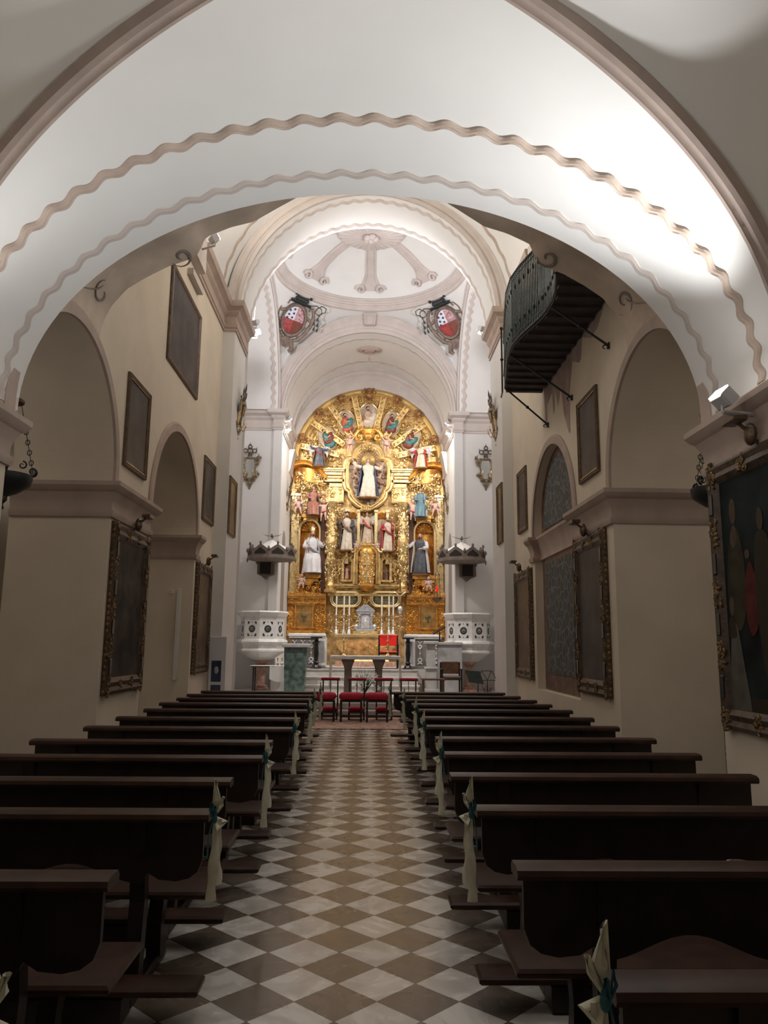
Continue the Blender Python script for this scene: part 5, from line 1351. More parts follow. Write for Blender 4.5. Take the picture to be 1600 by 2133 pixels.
for a, b in (((2.36, 12.58, 5.93), (3.0, 12.3, 5.22)), ((2.13, 11.0, 5.93), (3.0, 10.8, 5.2)), ((2.34, 9.3, 5.93), (3.0, 9.05, 5.3))):
    mb = MB(); a_, b_ = Vector(a), Vector(b); mb.tube([a_, b_], .016, 6); mb.ell(a_*.5+b_*.5, .028, 8, 6); mb.tube([b_-Vector((.02, 0, .03)), b_+Vector((0, 0, .05))], .02, 6); curl(mb, b_-Vector((.06, 0, .02)), EXv, EZv, EYv, .05, .8, 0, 1, .01, 8)
    mb.build('brace', 'iron', t)
mb = MB(); mb.tube([(2.30, 12.66, 5.90), (2.30, 12.66, 7.06)], .016, 6); mb.ell((2.30, 12.66, 6.5), .03, 8, 6); mb.ell((2.30, 12.66, 7.07), .03, 8, 6); mb.tube([(2.30, 12.66, 5.92), (2.27, 12.62, 5.80)], .014, 5); mb.build('corner_rod', 'iron', t)
# ------------------------------------------------------------------ gilded mirrors
def make_mirror(dark=False):
    t = thing('gilded_mirror', 'x', 'mirror', (0, 0, 0), 'gilded mirrors on the pillars', world=False)
    mb = MB()
    P = [(0, .25), (.1, .25), (.13, .18), (.15, .05), (.13, -.1), (.17, -.2), (.12, -.3), (.0, -.33), (-.12, -.3), (-.17, -.2), (-.13, -.1), (-.15, .05), (-.13, .18), (-.1, .25)]
    mb.loops([[(p[0]*f, -d, p[1]*f) for p in P] for f, d in ((1.25, 0), (1.25, .05), (1.15, .08), (1.0, .06), (1.0, .02))])
    for sg in (1, -1):
        for c, r, q in (((.24, .22), .1, 1), ((.30, .30), .05, 2), ((.17, -.27), .075, 3), ((.22, -.2), .05, 5), ((.12, -.38), .07, 2), ((.2, .12), .06, 4)):
            curl(mb, (sg*c[0], -.06, c[1]), EXv, EZv, EYv, r, 1.2, q, sg, .03, 10)
        mb.tube([(sg*.2, -.05, .2), (sg*.30, -.08, .30), (sg*.22, -.05, .42)], [.035, .03, .006], 6)
        mb.tube([(sg*.16, -.05, -.2), (sg*.22, -.06, -.1)], [.025, .006], 5)
    mb.tube([(0, -.06, -.35), (0, -.06, -.45)], [.09, .04], 8); mb.tube([(0, -.06, .26), (0, -.06, .34)], [.1, .05], 8)
    mb.build('frame', 'mirror_gilt', t)
    mb = MB(); mb.add([(p[0], -.03, p[1]) for p in P], [tuple(range(len(P)))]); mb.build('mirror_glass', 'mirror', t)
    mb = MB()
    for c, rx, rz in (((0, .50), .07, .09), ((.13, .50), .06, .06), ((-.13, .50), .06, .06), ((0, .62), .05, .07)):
        mb.tube([(c[0]+rx*cos(2*pi*k/16), -.05, c[1]+rz*sin(2*pi*k/16)) for k in range(17)], .018, 6)
    mb.tube([(0, -.05, .66), (0, -.05, .76)], [.025, .004], 6); mb.tube([(0, -.05, .34), (0, -.05, .46)], [.07, .04], 8)
    for sg in (1, -1): mb.tube([(sg*.18, -.05, .53), (sg*.2, -.05, .62)], [.018, .004], 5)
    mb.build('crest', 'frame_brown', t)
    mb = MB(); mb.tube([(0, -.05, -.43), (0, -.05, -.5)], .03, 6); mb.tube([(-.1, -.05, -.5), (.1, -.05, -.5)], .018, 6); mb.tube([(0, -.05, -.5), (0, -.05, -.6), (0, -.05, -.64)], [.09, .05, .02], 8, caps=True); mb.tube([(0, -.05, -.64), (0, -.05, -.7)], [.04, .005], 6)
    mb.build('pendant', 'mirror_gilt', t)
    mb = MB()
    for sg in (1, -1): mb.tube([(sg*.08, -.08, -.25), (sg*.12, -.22, -.3), (sg*.12, -.28, -.2)], .012, 6); mb.lathe([(.03, 0), (.035, .02), (.012, .03), (.012, .1)], (sg*.12, -.28, -.2), 8)
    mb.build('candle_arm', 'brass', t)
    return t
M0 = make_mirror(); KID[M0.name] = kids(M0)
MI = [((-3.62, 23.08, 6.92), 0, 'gilded mirror facing us, left of the chancel arch'), ((3.63, 23.08, 6.98), 0, 'gilded mirror facing us, right of the chancel arch'),
      ((-2.84, 16.3, 6.5), pi/2, 'gilded mirror seen edge-on on the left pilaster of the crossing'), ((2.79, 16.3, 6.45), -pi/2, 'gilded mirror seen edge-on on the right pilaster of the crossing'),
      ((-2.67, 25.2, 6.35), pi/2, 'gilded mirror seen edge-on inside the chancel, left wall'), ((2.67, 25.2, 6.3), -pi/2, 'gilded mirror seen edge-on inside the chancel, right wall')]
for i, (loc, rz, lb) in enumerate(MI):
    o = M0 if i == 0 else copy_tree(M0); o.location = loc; o.rotation_euler = (radians(5 if rz == 0 else 9), 0, rz); o['label'] = lb; o.scale = (1.05, .6 if rz else 1, 1)
# ------------------------------------------------------------------ coats of arms on the pendentives
def shield(label, px, py, s, chequer):
    th = atan2(2.35, s*2.45) if False else None
    # find the point of the pendentive that the eye meets here
    best = None
    for i in range(200):
        a = (pi/2 if s > 0 else pi/2)+(-s)*pi/2*i/199
        for j in range(30):
            p = pend_pt(a, j/29); c = ray(px, py); q = CAMP+c*(p.y/c.y)
            e = (q-p).length
            if best is None or e < best[0]: best = (e, p, a, j/29)
    p, a, v = best[1], best[2], best[3]
    n = (pend_pt(a+.05, v)-pend_pt(a-.05, v)).cross(pend_pt(a, min(1, v+.05))-pend_pt(a, max(0, v-.05))).normalized()
    if n.z > 0: n = -n
    n = (n+Vector((0, -.5, 0))).normalized(); p = p+n*.16
    t = thing('coat_of_arms', label, 'coat of arms', tuple(p), 'painted coats of arms')
    ez = (Vector((0, 0, 1))-n*n.z).normalized(); ex = ez.cross(n); ex = -ex if ex.x < 0 else ex
    lean = Matrix.Rotation(s*radians(16), 3, n); ez = lean @ ez; ex = lean @ ex
    K = 1.0
    def P(x, z, d=.08): return p+(ex*x+ez*z)*K+n*d
    mb = MB(); L = []
    for f, d in ((1.3, .06), (1.3, .14), (1.18, .2), (1.05, .18), (1.0, .12), (1.0, .05)): L.append([P(.30*f*cos(2*pi*k/32), .42*f*sin(2*pi*k/32), d) for k in range(32)])
    mb.loops(L)
    for sg in (1, -1):
        mb.tube([P(sg*x, z, .12) for x, z in ((.16, -.62), (.34, -.5), (.47, -.25), (.55, .05), (.53, .32), (.42, .52), (.33, .5), (.36, .40))], [.06, .07, .065, .065, .06, .055, .045, .035], 8)
        mb.tube([P(sg*x, z, .12) for x, z in ((.34, .22), (.48, .15))], .05, 6); mb.tube([P(sg*x, z, .12) for x, z in ((.36, -.12), (.5, -.1))], .045, 6)
        mb.tube([P(sg*x, z, .12) for x, z in ((.22, -.36), (.33, -.45))], .05, 6); mb.tube([P(sg*x, z, .12) for x, z in ((.18, -.62), (.27, -.85), (.2, -.95))], [.07, .08, .05], 7)
    for k in range(7): aa = -.75+1.5*k/6; mb.tube([P(0, -.46, .12), P(.3*sin(aa), -.5-.34*cos(aa), .16)], [.03, .055], 6)
    mb.build('cartouche', 'shield_brown', t)
    def quad(a0, a1, m_, nm):
        mb = MB(); pts = [P(0, 0, .15)]+[P(.295*cos(a0+(a1-a0)*k/12), .415*sin(a0+(a1-a0)*k/12), .12) for k in range(13)]
        mb.add(pts, [(0, k, k+1) for k in range(1, 13)]); return mb
    f = mb = quad(pi/2, pi, 0, ''); fo = mb.build('field', 'shield_white', t, smooth=False, label='white quarter with six dark dots')
    mb = MB()
    for q in ((-.07, .32), (-.19, .25), (-.06, .19), (-.19, .12), (-.07, .06), (-.21, .01)): mb.ell(P(q[0]-.01, q[1]+.0, .155), (.034, .034, .034), 8, 6)
    mb.build('dots', 'shield_dot', fo)
    quad(0, pi/2, 0, '').build('field', 'shield_chequer', t, smooth=False, label='chequered pink and red quarter')
    quad(pi, 1.5*pi, 0, '').build('field', 'shield_red', t, smooth=False, label='plain red quarter')
    quad(1.5*pi, 2*pi, 0, '').build('field', 'maroon_robe', t, smooth=False, label='dark red quarter')
    mb = MB(); mb.tube([P(-.32, .56, .2), P(.32, .56, .2)], [.07, .07], 10, flat=.6); mb.tube([P(-.18, .62, .2), P(-.14, .76, .2)], .05, 8); mb.tube([P(.18, .62, .2), P(.14, .76, .2)], .05, 8); mb.tube([P(-.16, .66, .2), P(.16, .66, .2)], .085, 10)
    for sg in (1, -1): mb.ell(P(sg*.24, .78, .2), .05, 8, 6)
    mb.build('hat', 'iron', t)
    mb = MB()
    for sg in (1, -1):
        mb.tube([P(sg*x, z, .15) for x, z in ((.15, .52), (.35, .60), (.5, .66), (.66, .62), (.72, .5), (.62, .42), (.5, .46), (.52, .58), (.64, .72), (.78, .7), (.8, .58), (.7, .52), (.66, .38))], .016, 5)
        x0 = .66
        for row, xs in enumerate(((0,), (-.06, .06), (-.11, 0, .11))):
            for xx in xs:
                c = P(sg*(x0+xx), .30-.15*row, .15); mb.tube([c+ez*.08*K, c, c-ez*.06*K], [.008, .03, .03], 6)
                for dx in (-.055, .055): mb.tube([c+ez*.08*K, c+ez*.16*K+ex*dx*.5], .007, 4)
    mb.build('tassel_cords', 'iron_cord', t)
shield('coat of arms on the left pendentive, with white dotted and pink quarters', 608, 665, -1, False)
shield('coat of arms on the right pendentive, with wide chequered quarter', 938, 668, 1, True)
# ------------------------------------------------------------------ pulpits with sounding boards
def pulpit(s):
    side = 'left' if s < 0 else 'right'
    cx, cy, r = s*2.96, 22.3, .72
    t = thing('marble_pulpit', 'octagonal white marble pulpit with dark roundels, %s of the altar' % side, 'pulpit', (cx, cy, .3))
    def oct(prof, nm, m, par=None, **k):
        mb = MB(); L = [[(cx+q*r*cos(-pi/2+2*pi*i/8), cy+q*r*sin(-pi/2+2*pi*i/8), z) for i in range(8)] for q, z in prof]
        mb.loops(L); mb.add(L[0], [tuple(range(8))]); mb.add(L[-1], [tuple(range(8))]); return mb.build(nm, m, par or t, smooth=False, **k)
    oct([(.86, 2.28), (.88, 2.32), (.95, 2.36), (1.0, 2.42), (1.03, 2.46), (1.0, 2.5), (.9, 2.5)], 'rim', 'marble_white')
    body = oct([(.86, 1.72), (.86, 2.28)], 'parapet', 'marble_white')
    oct([(.86, 1.72), (.98, 1.70), (1.02, 1.64), (1.0, 1.60), (.93, 1.55), (.90, 1.46), (.98, 1.42), (.98, 1.38), (.86, 1.34), (.6, 1.22), (.34, 1.14)], 'corbelled_base', 'marble_white')
    for i in range(8):
        am = -pi/2+2*pi*(i+.5)/8; ap = .86*r*cos(pi/8)
        if sin(am) > .2: continue
        c = Vector((cx+ap*cos(am), cy+ap*sin(am), 2.0)); ex = Vector((-sin(am), cos(am), 0)); nn = Vector((cos(am), sin(am), 0))
        mb = MB(); mb.prism([(.10*cos(2*pi*k/24), .10*sin(2*pi*k/24)) for k in range(24)], c, ex, (0, 0, 1), nn*.008)
        for sx in (1, -1):
            for sz in (1, -1): mb.prism([(sx*.07, sz*.20), (sx*.14, sz*.20), (sx*.14, sz*.12), (sx*.10, sz*.14)], c, ex, (0, 0, 1), nn*.006)
            mb.prism([(.014*cos(2*pi*k/8), sx*.19+.014*sin(2*pi*k/8)) for k in range(8)], c, ex, (0, 0, 1), nn*.006)
        inl = mb.build('inlay', 'inlay_black', body, smooth=False)
    mb = MB(); 
    for i in range(8):
        am = -pi/2+2*pi*(i+.5)/8; ap = .86*r*cos(pi/8)
        if sin(am) > .2: continue
        c = Vector((cx+ap*cos(am), cy+ap*sin(am), 2.0)); ex = Vector((-sin(am), cos(am), 0)); nn = Vector((cos(am), sin(am), 0))
        for q in (0, pi/3) if s < 0 else (0,):
            tri = [c+nn*.012+ex*(.055*cos(q+pi/2+2*pi*k/3))+EZv*(.055*sin(q+pi/2+2*pi*k/3)) for k in range(4)]
            mb.tube(tri, .006, 4)
        if s > 0: mb.tube([c+nn*.01+ex*(.05*cos(2*pi*k/16))+EZv*(.05*sin(2*pi*k/16)) for k in range(17)], .006, 4); mb.ell(c+nn*.01, .018, 6, 5)
    mb.build('star_inlay' if s < 0 else 'ring_inlay', 'marble_grey', body)
    mb = MB(); mb.lathe([(.24, 0), (.24, .05), (.19, .08), (.2, .12), (.13, .16), (.12, .2), (.14, .45), (.12, .66), (.15, .70), (.12, .73), (.2, .80), (.22, .86)], (cx, cy, .3), 20); mb.build('column', 'marble_pink', t)
    # sounding board
    bx, by = s*2.78, 22.35
    t2 = thing('sounding_board', 'brown gabled octagonal canopy with a dove above the %s pulpit' % side, 'canopy', (bx, by, 3.95))
    rr = .72
    def V8(q, z): return [(bx+q*rr*cos(-pi/2+2*pi*i/8), by+q*rr*sin(-pi/2+2*pi*i/8), z) for i in range(8)]
    mb = MB(); L = [V8(.9, 3.98), V8(1.0, 3.99), V8(1.0, 4.05), V8(.95, 4.07), V8(.93, 4.2), V8(.9, 4.2)]; mb.loops(L); mb.add(L[0], [tuple(range(8))]); mb.build('cornice', 'canopy_brown', t2, smooth=False)
    for i in range(8):
        a0, a1 = -pi/2+2*pi*i/8, -pi/2+2*pi*(i+1)/8; A_ = Vector((bx+rr*.97*cos(a0), by+rr*.97*sin(a0), 4.06)); B_ = Vector((bx+rr*.97*cos(a1), by+rr*.97*sin(a1), 4.06)); mdl = (A_+B_)/2
        inw = (Vector((bx, by, 4.06))-mdl).normalized()*.05; ex = (B_-A_).normalized(); w = (B_-A_).length/2
        mb = MB(); outr = [(-w, 0), (w, 0), (w, .16), (0, .34), (-w, .16)]; mb.prism(outr, mdl, ex, (0, 0, 1), inw)
        g = mb.build('gable', 'canopy_brown', t2, smooth=False)
        mb = MB(); mb.prism([(-w*.68, .05), (w*.68, .05), (w*.68, .11), (0, .24), (-w*.68, .11)], mdl-inw*.12, ex, (0, 0, 1), inw*.3); mb.build('opening_shade', 'canopy_shade', g, smooth=False)  # plate, not a hole; the opening's darkness is put into its colour
        mb = MB(); mb.ell(mdl+EZv*.37, (.035, .035, .05), 8, 6); mb.ell(A_+EZv*.20, (.04, .04, .07), 8, 6); mb.tube([A_-EZv*.06, A_-EZv*.15], [.035, .008], 6); mb.build('finial', 'canopy_brown', g)
    mb = MB(); L = [V8(.9, 4.2), V8(.55, 4.38), V8(.25, 4.5), V8(.05, 4.58)]; mb.loops(L); mb.build('roof', 'cool_white', t2, smooth=False)
    mb = MB(); c = Vector((bx, by, 4.68)); mb.ell(c, (.045, .10, .04), 10, 6); mb.ell(c+Vector((0, -.1, .04)), .028, 8, 6); mb.tube([c+Vector((0, -.12, .04)), c+Vector((0, -.16, .03))], [.012, .002], 5); mb.tube([c-EZv*.03, c-EZv*.12], .012, 5)
    for sg in (1, -1): mb.tube([c+Vector((sg*.03, 0, .01)), c+Vector((sg*.17, .02, .03)), c+Vector((sg*.31, .05, .10))], [.03, .04, .004], 6, flat=.25)
    mb.tube([c+Vector((0, .08, 0)), c+Vector((0, .2, .01))], [.02, .045], 6, flat=.3); mb.build('dove', 'canopy_brown', t2)
    mb = MB(); hx = bx-s*(-.22); P = [(-.24, 0), (.24, 0), (.26, -.38), (.10, -.44), (.0, -.53), (-.14, -.42), (-.24, -.38)]
    mb.prism(P, (hx, 22.75, 4.0), (1, 0, 0), (0, 0, 1), (0, .3, 0)); bp = mb.build('hanging_back', 'canopy_brown', t2, smooth=False)
    mb = MB(); mb.box(hx-.16, hx+.16, 22.735, 22.75, 3.62, 3.96); mb.box(hx-.015, hx+.015, 22.73, 22.74, 3.62, 3.96); mb.build('opening_shade', 'canopy_shade', bp, smooth=False)  # flat plate as well, the hollow's shade as near-black colour
pulpit(-1); pulpit(1)
# ------------------------------------------------------------------ free-standing altar and what stands on it
t = thing('altar_table', 'altar table with white cloth on two flared stone pillars', 'altar', (0, 19.0, .3))
mb = MB(); mb.bbox(-.82, .82, 18.62, 19.4, 1.24, 1.31, .01); mb.build('table_top', 'marble_grey', t, smooth=False)
for x in (-.42, .32):
    mb = MB()
    for k, (w, z) in enumerate(((.13, .3), (.13, .38), (.095, .42), (.085, 1.0), (.095, 1.04), (.10, 1.08), (.145, 1.18), (.155, 1.24))): L = L+[[(x-w, 19-w*1.5, z), (x+w, 19-w*1.5, z), (x+w, 19+w*1.5, z), (x-w, 19+w*1.5, z)]] if k else [[(x-w, 19-w*1.5, z), (x+w, 19-w*1.5, z), (x+w, 19+w*1.5, z), (x-w, 19+w*1.5, z)]]
    mb.loops(L); mb.build('pillar', 'canopy_stone', t, smooth=False)
ct = thing('altar_cloth', 'white lace-edged cloth draped over the altar table', 'altar cloth', (0, 19.0, 1.31))
mb = MB(); mb.bbox(-.84, .84, 18.60, 19.42, 1.311, 1.322, .004)
n = 68
mb.grid(lambda u, v: (-.84+1.68*u, 18.595+.004*sin(40*u)*v, 1.318-(.055+(.02*abs(sin(pi*34*u))) )*v), n*2, 2)
for sg in (1, -1):
    mb.grid(lambda u, v: (sg*(.845+.02*sin(9*u+2)*v), 18.60+.82*u, 1.318-.78*v*(1-.05*sin(6*u))), 20, 10)
    mb.grid(lambda u, v: (sg*(.845-.06*u), 18.595-.01*sin(8*v), 1.318-(.8-.6*u)*v), 6, 8)
mb.build('cloth', 'altar_cloth', ct, ang=60)
def brass_stick(px, lb):
    p = aY(px, 1365, 18.8); t = thing('altar_candlestick', lb, 'candlestick', (p.x, 18.8, 1.322), 'brass candlesticks on the altar table')
    mb = MB(); mb.lathe([(.075, 0), (.075, .01), (.05, .03), (.02, .06), (.018, .1), (.032, .13), (.016, .17), (.014, .24), (.028, .27), (.014, .3), (.012, .34), (.035, .38), (.02, .39)], (p.x, 18.8, 1.322), 14); mb.build('stick', 'brass', t)
    mb = MB(); mb.lathe([(.011, .39), (.011, .80), (.003, .81)], (p.x, 18.8, 1.322), 10); mb.build('candle', 'candle', t)
brass_stick(716, 'slender brass candlestick at the left end of the altar table'); brass_stick(808, 'slender brass candlestick at the right end of the altar table')
# flowers on the step before the altar
t = thing('flower_arrangement', 'arrangement of white lilies standing in front of the altar table', 'flowers', (.0, 18.35, .3))
mb = MB(); mb.lathe([(.09, 0), (.13, .05), (.14, .14), (.12, .18)], (.0, 18.35, .3), 14); mb.build('pot', 'wood_brown', t)
R = random.Random(12)
mb = MB()
for k in range(30):
    a = R.uniform(0, 6.28); l = R.uniform(.15, .4); q = R.uniform(.2, .8); c = Vector((0, 18.35, .48)); e = c+Vector((cos(a)*l*q*1.2, sin(a)*l*q, l*1.1)); mb.tube([c, (c+e)/2+Vector((0, 0, .04)), e], [.006, .018, .003], 5, flat=.35)
for k in range(6): a = -.8+.32*k; mb.tube([Vector((0, 18.35, .48)), Vector((.12*sin(a), 18.35, .8)), Vector((.3*sin(a*1.3)+.05, 18.36, 1.12+.05*cos(k)))], [.006, .004, .002], 4)
mb.build('leaves', 'leaf', t)
for k in range(15):
    mb = MB(); a = R.uniform(0, 6.28); l = R.uniform(.05, .26); c = Vector((l*cos(a)*1.1+.02, 18.35+l*.7*sin(a)-.05, .48+R.uniform(.05, .38)))
    ax = Vector((cos(a)*.6, -.7, .5)).normalized(); e1 = ax.cross(EZv).normalized(); e2 = ax.cross(e1)
    for j in range(6):
        b = 2*pi*j/6; dv = (e1*cos(b)+e2*sin(b)); mb.tube([c, c+ax*.05+dv*.03, c+ax*.065+dv*.085], [.01, .022, .004], 5, flat=.4, up=tuple(ax))
    mb.build('lily', 'lily', t)
# ------------------------------------------------------------------ prie-dieus and stools before the sanctuary
def prie():
    t = thing('prie_dieu', 'x', 'prie-dieu', (0, 0, 0), 'red prie-dieus before the altar steps', world=False)
    mb = MB()
    for x in (-.16, .16): mb.tube([(x, 0, .02), (x, 0, .80)], [.017, .015], 8); mb.tube([(x, -.40, .0), (x, -.40, .14)], .017, 8); mb.bbox(x-.015, x+.015, -.42, .02, .03, .06, .004)
    mb.tube([(0, 0, .46), (0, 0, .80)], .009, 6); mb.bbox(-.16, .16, -.012, .012, .45, .475, .004); mb.bbox(-.16, .16, -.012, .012, .1, .125, .004)
    mb.build('frame', 'black_wood', t)
    mb = MB(); mb.bbox(-.21, .21, -.09, .09, .80, .815, .004); sh = mb.build('book_rest', 'black_wood', t, smooth=False)
    mb = MB(); mb.bbox(-.205, .205, -.085, .085, .815, .86, .018); mb.build('rest_pad', 'red_velvet', t)
    mb = MB(); mb.bbox(-.18, .18, -.44, -.12, .14, .16, .004); mb.build('kneeling_board', 'black_wood', t, smooth=False)
    mb = MB(); cushion(mb, 0, -.28, .16, .36, .3, .11); mb.build('kneeling_cushion', 'red_velvet', t)
    return t
def cushion(mb, x, y, z, w, d, h):
    def sq(v, p): return math.copysign(abs(v)**p, v)
    def f(u, v):
        a = 2*pi*u; b = pi*(v-.5)
        return (x+w/2*sq(cos(a), .45)*abs(cos(b))**.35, y+d/2*sq(sin(a), .45)*abs(cos(b))**.35, z+h/2+h/2*sq(sin(b), .8))
    mb.grid(f, 28, 10, cu=True)
P0 = prie(); KID[P0.name] = kids(P0)
for i, (x, lb) in enumerate(((-.76, 'red-padded prie-dieu, leftmost of the four before the altar'), (-.18, 'red-padded prie-dieu, second from the left, before the left altar pillar'), (.41, 'red-padded prie-dieu, third from the left, before the right altar pillar'), (.95, 'red-padded prie-dieu, rightmost of the four, beside the right pews'))):
    o = P0 if i == 0 else copy_tree(P0); o.location = (x, 17.25, .012); o['label'] = lb
def stool():
    t = thing('padded_stool', 'x', 'stool', (0, 0, 0), 'red velvet stools before the prie-dieus', world=False)
    for x in (-.21, .21):
        for y in (-.14, .14): mb = MB(); mb.bbox(x-.02, x+.02, y-.02, y+.02, 0, .43, .004); mb.build('leg', 'black_wood', t, smooth=False)
    mb = MB(); mb.bbox(-.23, .23, -.16, .16, .40, .44, .005); mb.bbox(-.20, .20, -.155, -.13, .09, .115, .003); mb.bbox(-.20, .20, .13, .155, .09, .115, .003); mb.build('seat_frame', 'black_wood', t, smooth=False)
    mb = MB(); cushion(mb, 0, 0, .44, .52, .37, .15); mb.build('seat_cushion', 'red_velvet', t); return t
S0 = stool(); KID[S0.name] = kids(S0)
for i, (x, lb) in enumerate(((-.86, 'red velvet stool at left, half hidden by the front left pew'), (-.29, 'red velvet stool in the middle of the row before the altar'), (.255, 'red velvet stool on the right, beside the front right pew'))):
    o = S0 if i == 0 else copy_tree(S0); o.location = (x, 16.55, .012); o['label'] = lb
mb = MB(); mb.box(-2.0, 1.95, 15.15, 17.55, .001, .011); tag(mb.build('carpet', 'carpet', smooth=False), 'patterned red and beige carpet lying before the sanctuary step', 'carpet')
# ------------------------------------------------------------------ balustrades
def balustrade(s):
    x0, x1 = (s*1.15, s*2.18); side = 'left' if s < 0 else 'right'
    t = thing('marble_balustrade', 'inlaid marble balustrade %s of the high altar' % side, 'balustrade', (s*1.9, 22.45, .915), 'inlaid marble balustrades')
    a, b = sorted((x0, x1)); z0 = .915
    mb = MB(); mb.bbox(a-.04, b, 22.34, 22.60, 1.80, 1.89, .02); mb.bbox(a-.02, b, 22.36, 22.58, 1.76, 1.80, .01); mb.build('handrail', 'marble_white', t, smooth=False)
    mb = MB(); mb.box(a, b, 22.40, 22.55, z0+.08, 1.76); mb.bbox(a-.03, b, 22.36, 22.58, z0, z0+.08, .01); pn = mb.build('panel', 'inlay_grey', t, smooth=False)
    mb = MB(); e0, e1 = sorted((s*1.12, s*1.42)); mb.bbox(e0, e1, 22.37, 22.58, z0+.05, 1.77, .008); ps = mb.build('end_post', 'marble_white', t, smooth=False)
    mb = MB(); mb.box(e0+.06, e1-.06, 22.362, 22.37, z0+.16, 1.68); ip = mb.build('post_inlay', 'marble_grey', ps, smooth=False)
    k = 0
    for xc in (1.56, 1.80, 2.04):
        mb = MB(); x = s*xc; y = 22.395
        mb.tube([(x-.07, y, 1.70), (x-.03, y, 1.66), (x, y, 1.60), (x+.03, y, 1.66), (x+.07, y, 1.70)], .026, 5, flat=.5)
        mb.tube([(x+.045*cos(2*pi*q/12), y, 1.54+.045*sin(2*pi*q/12)) for q in range(13)], .024, 5)
        mb.tube([(x, y, 1.49), (x, y, 1.42)], .012, 4); mb.ell((x, y, 1.35), (.02, .01, .045), 6, 5); mb.tube([(x, y, 1.30), (x, y, 1.22)], .008, 4)
        mb.tube([(x+.05*cos(2*pi*q/12), y, 1.16+.05*sin(2*pi*q/12)) for q in range(13)], .026, 5); mb.tube([(x-.06, y, 1.05), (x, y, 1.09), (x+.06, y, 1.05)], .024, 5); mb.build('scroll_inlay', 'marble_white', pn)
balustrade(-1); balustrade(1)
for s, px in ((-1, 659), (1, 850)):
    p = aY(px, 1360, 22.15); t = thing('black_pedestal', 'slim black turned pedestal, %s of the altar' % ('left' if s < 0 else 'right'), 'pedestal', (p.x, 22.15, .915), 'black pedestals before the balustrades')
    mb = MB(); mb.bbox(p.x-.15, p.x+.15, 22.0, 22.3, .915, .95, .01); mb.lathe([(.12, .035), (.10, .08), (.06, .12), (.09, .16), (.05, .2), (.06, .3), (.075, .42), (.05, .62), (.045, .7), (.08, .74), (.05, .78), (.06, .84)], (p.x, 22.15, .915), 14); mb.build('shaft', 'black_wood', t)
    mb = MB(); mb.bbox(p.x-.16, p.x+.16, 21.99, 22.31, 1.755, 1.80, .01); mb.build('top_plate', 'black_wood', t, smooth=False)
# green marble ambo
t = thing('marble_ambo', 'green marble ambo with grey slab top, beside the left pulpit', 'ambo', (-1.86, 21.0, .3))
mb = MB(); mb.loops([[(-1.86-w, 21-.18, z), (-1.86+w2, 21-.18, z), (-1.86+w2, 21+.18, z), (-1.86-w, 21+.18, z)] for w, w2, z in ((.28, .24, .3), (.31, .30, 1.5))]); mb.add([(-2.17, 20.82, 1.5), (-1.56, 20.82, 1.5), (-1.56, 21.18, 1.5), (-2.17, 21.18, 1.5)], [(0, 1, 2, 3)]); mb.build('body', 'marble_green', t, smooth=False)
mb = MB(); mb.bbox(-2.22, -1.48, 20.76, 21.24, 1.5, 1.60, .015); mb.build('slab', 'marble_grey', t, smooth=False)
# credence table
t = thing('credence_table', 'small table with white cloth under the left pulpit', 'side table', (-2.6, 21.6, .3))
for x in (-3.05, -2.15):
    for y in (21.42, 21.8): mb = MB(); mb.tube([(x, y, .3), (x, y, .96)], [.016, .022], 8); mb.build('leg', 'black_wood', t)
mb = MB(); mb.bbox(-3.12, -2.08, 21.36, 21.86, .96, .99, .006); mb.build('table_top', 'wood_brown', t, smooth=False)
mb = MB(); mb.bbox(-3.14, -2.06, 21.34, 21.88, .991, 1.0, .003); mb.grid(lambda u, v: (-2.6+.54*u, 21.335+.02*sin(9*u), .997-(.26+.16*abs(sin(2.2*u+.6)))*v), 16, 4); mb.build('table_cloth', 'altar_cloth', t, ang=50)
for x, lb in ((-2.42, 'left'), (-2.30, 'right')):
    t = thing('glass_cruet', 'small glass cruet, %s of the pair on the side table' % lb, 'cruet', (x, 21.6, 1.0)); mb = MB(); mb.lathe([(.03, 0), (.04, .03), (.035, .08), (.014, .12), (.014, .15), (.022, .17)], (x, 21.6, 1.0), 12); mb.build('body', 'glass', t)
    mb = MB(); mb.lathe([(.016, .17), (.02, .19), (.004, .215)], (x, 21.6, 1.0), 8); mb.build('stopper', 'glass', t)
# stone stand with black lectern, right
t = thing('stone_stand', 'grey marble stand and low wall beside the right pulpit', 'stone stand', (2.0, 21.6, .3))
mb = MB(); mb.bbox(1.62, 1.98, 21.35, 21.7, .3, .42, .01); mb.bbox(1.66, 1.94, 21.4, 21.66, .42, .95, .008); mb.bbox(1.62, 1.98, 21.36, 21.7, .95, 1.0, .01); mb.bbox(1.68, 1.92, 21.42, 21.64, 1.0, 1.62, .006); mb.bbox(1.60, 2.0, 21.34, 21.72, 1.62, 1.70, .015); mb.build('post', 'marble_grey', t, smooth=False)
mb = MB(); mb.bbox(1.98, 2.66, 21.5, 21.62, .3, 1.6, .008); mb.bbox(1.98, 2.68, 21.46, 21.66, 1.6, 1.68, .01); mb.build('low_wall', 'marble_grey', t, smooth=False)
t = thing('metal_lectern', 'black metal lectern with slanted top standing on the grey marble wall', 'lectern', (2.05, 21.56, 1.68))
mb = MB(); mb.tube([(2.05, 21.56, 1.68), (2.05, 21.56, 1.95)], .02, 8); mb.bbox(1.98, 2.12, 21.5, 21.6, 1.682, 1.70, .004); mb.build('stem', 'black_wood', t)
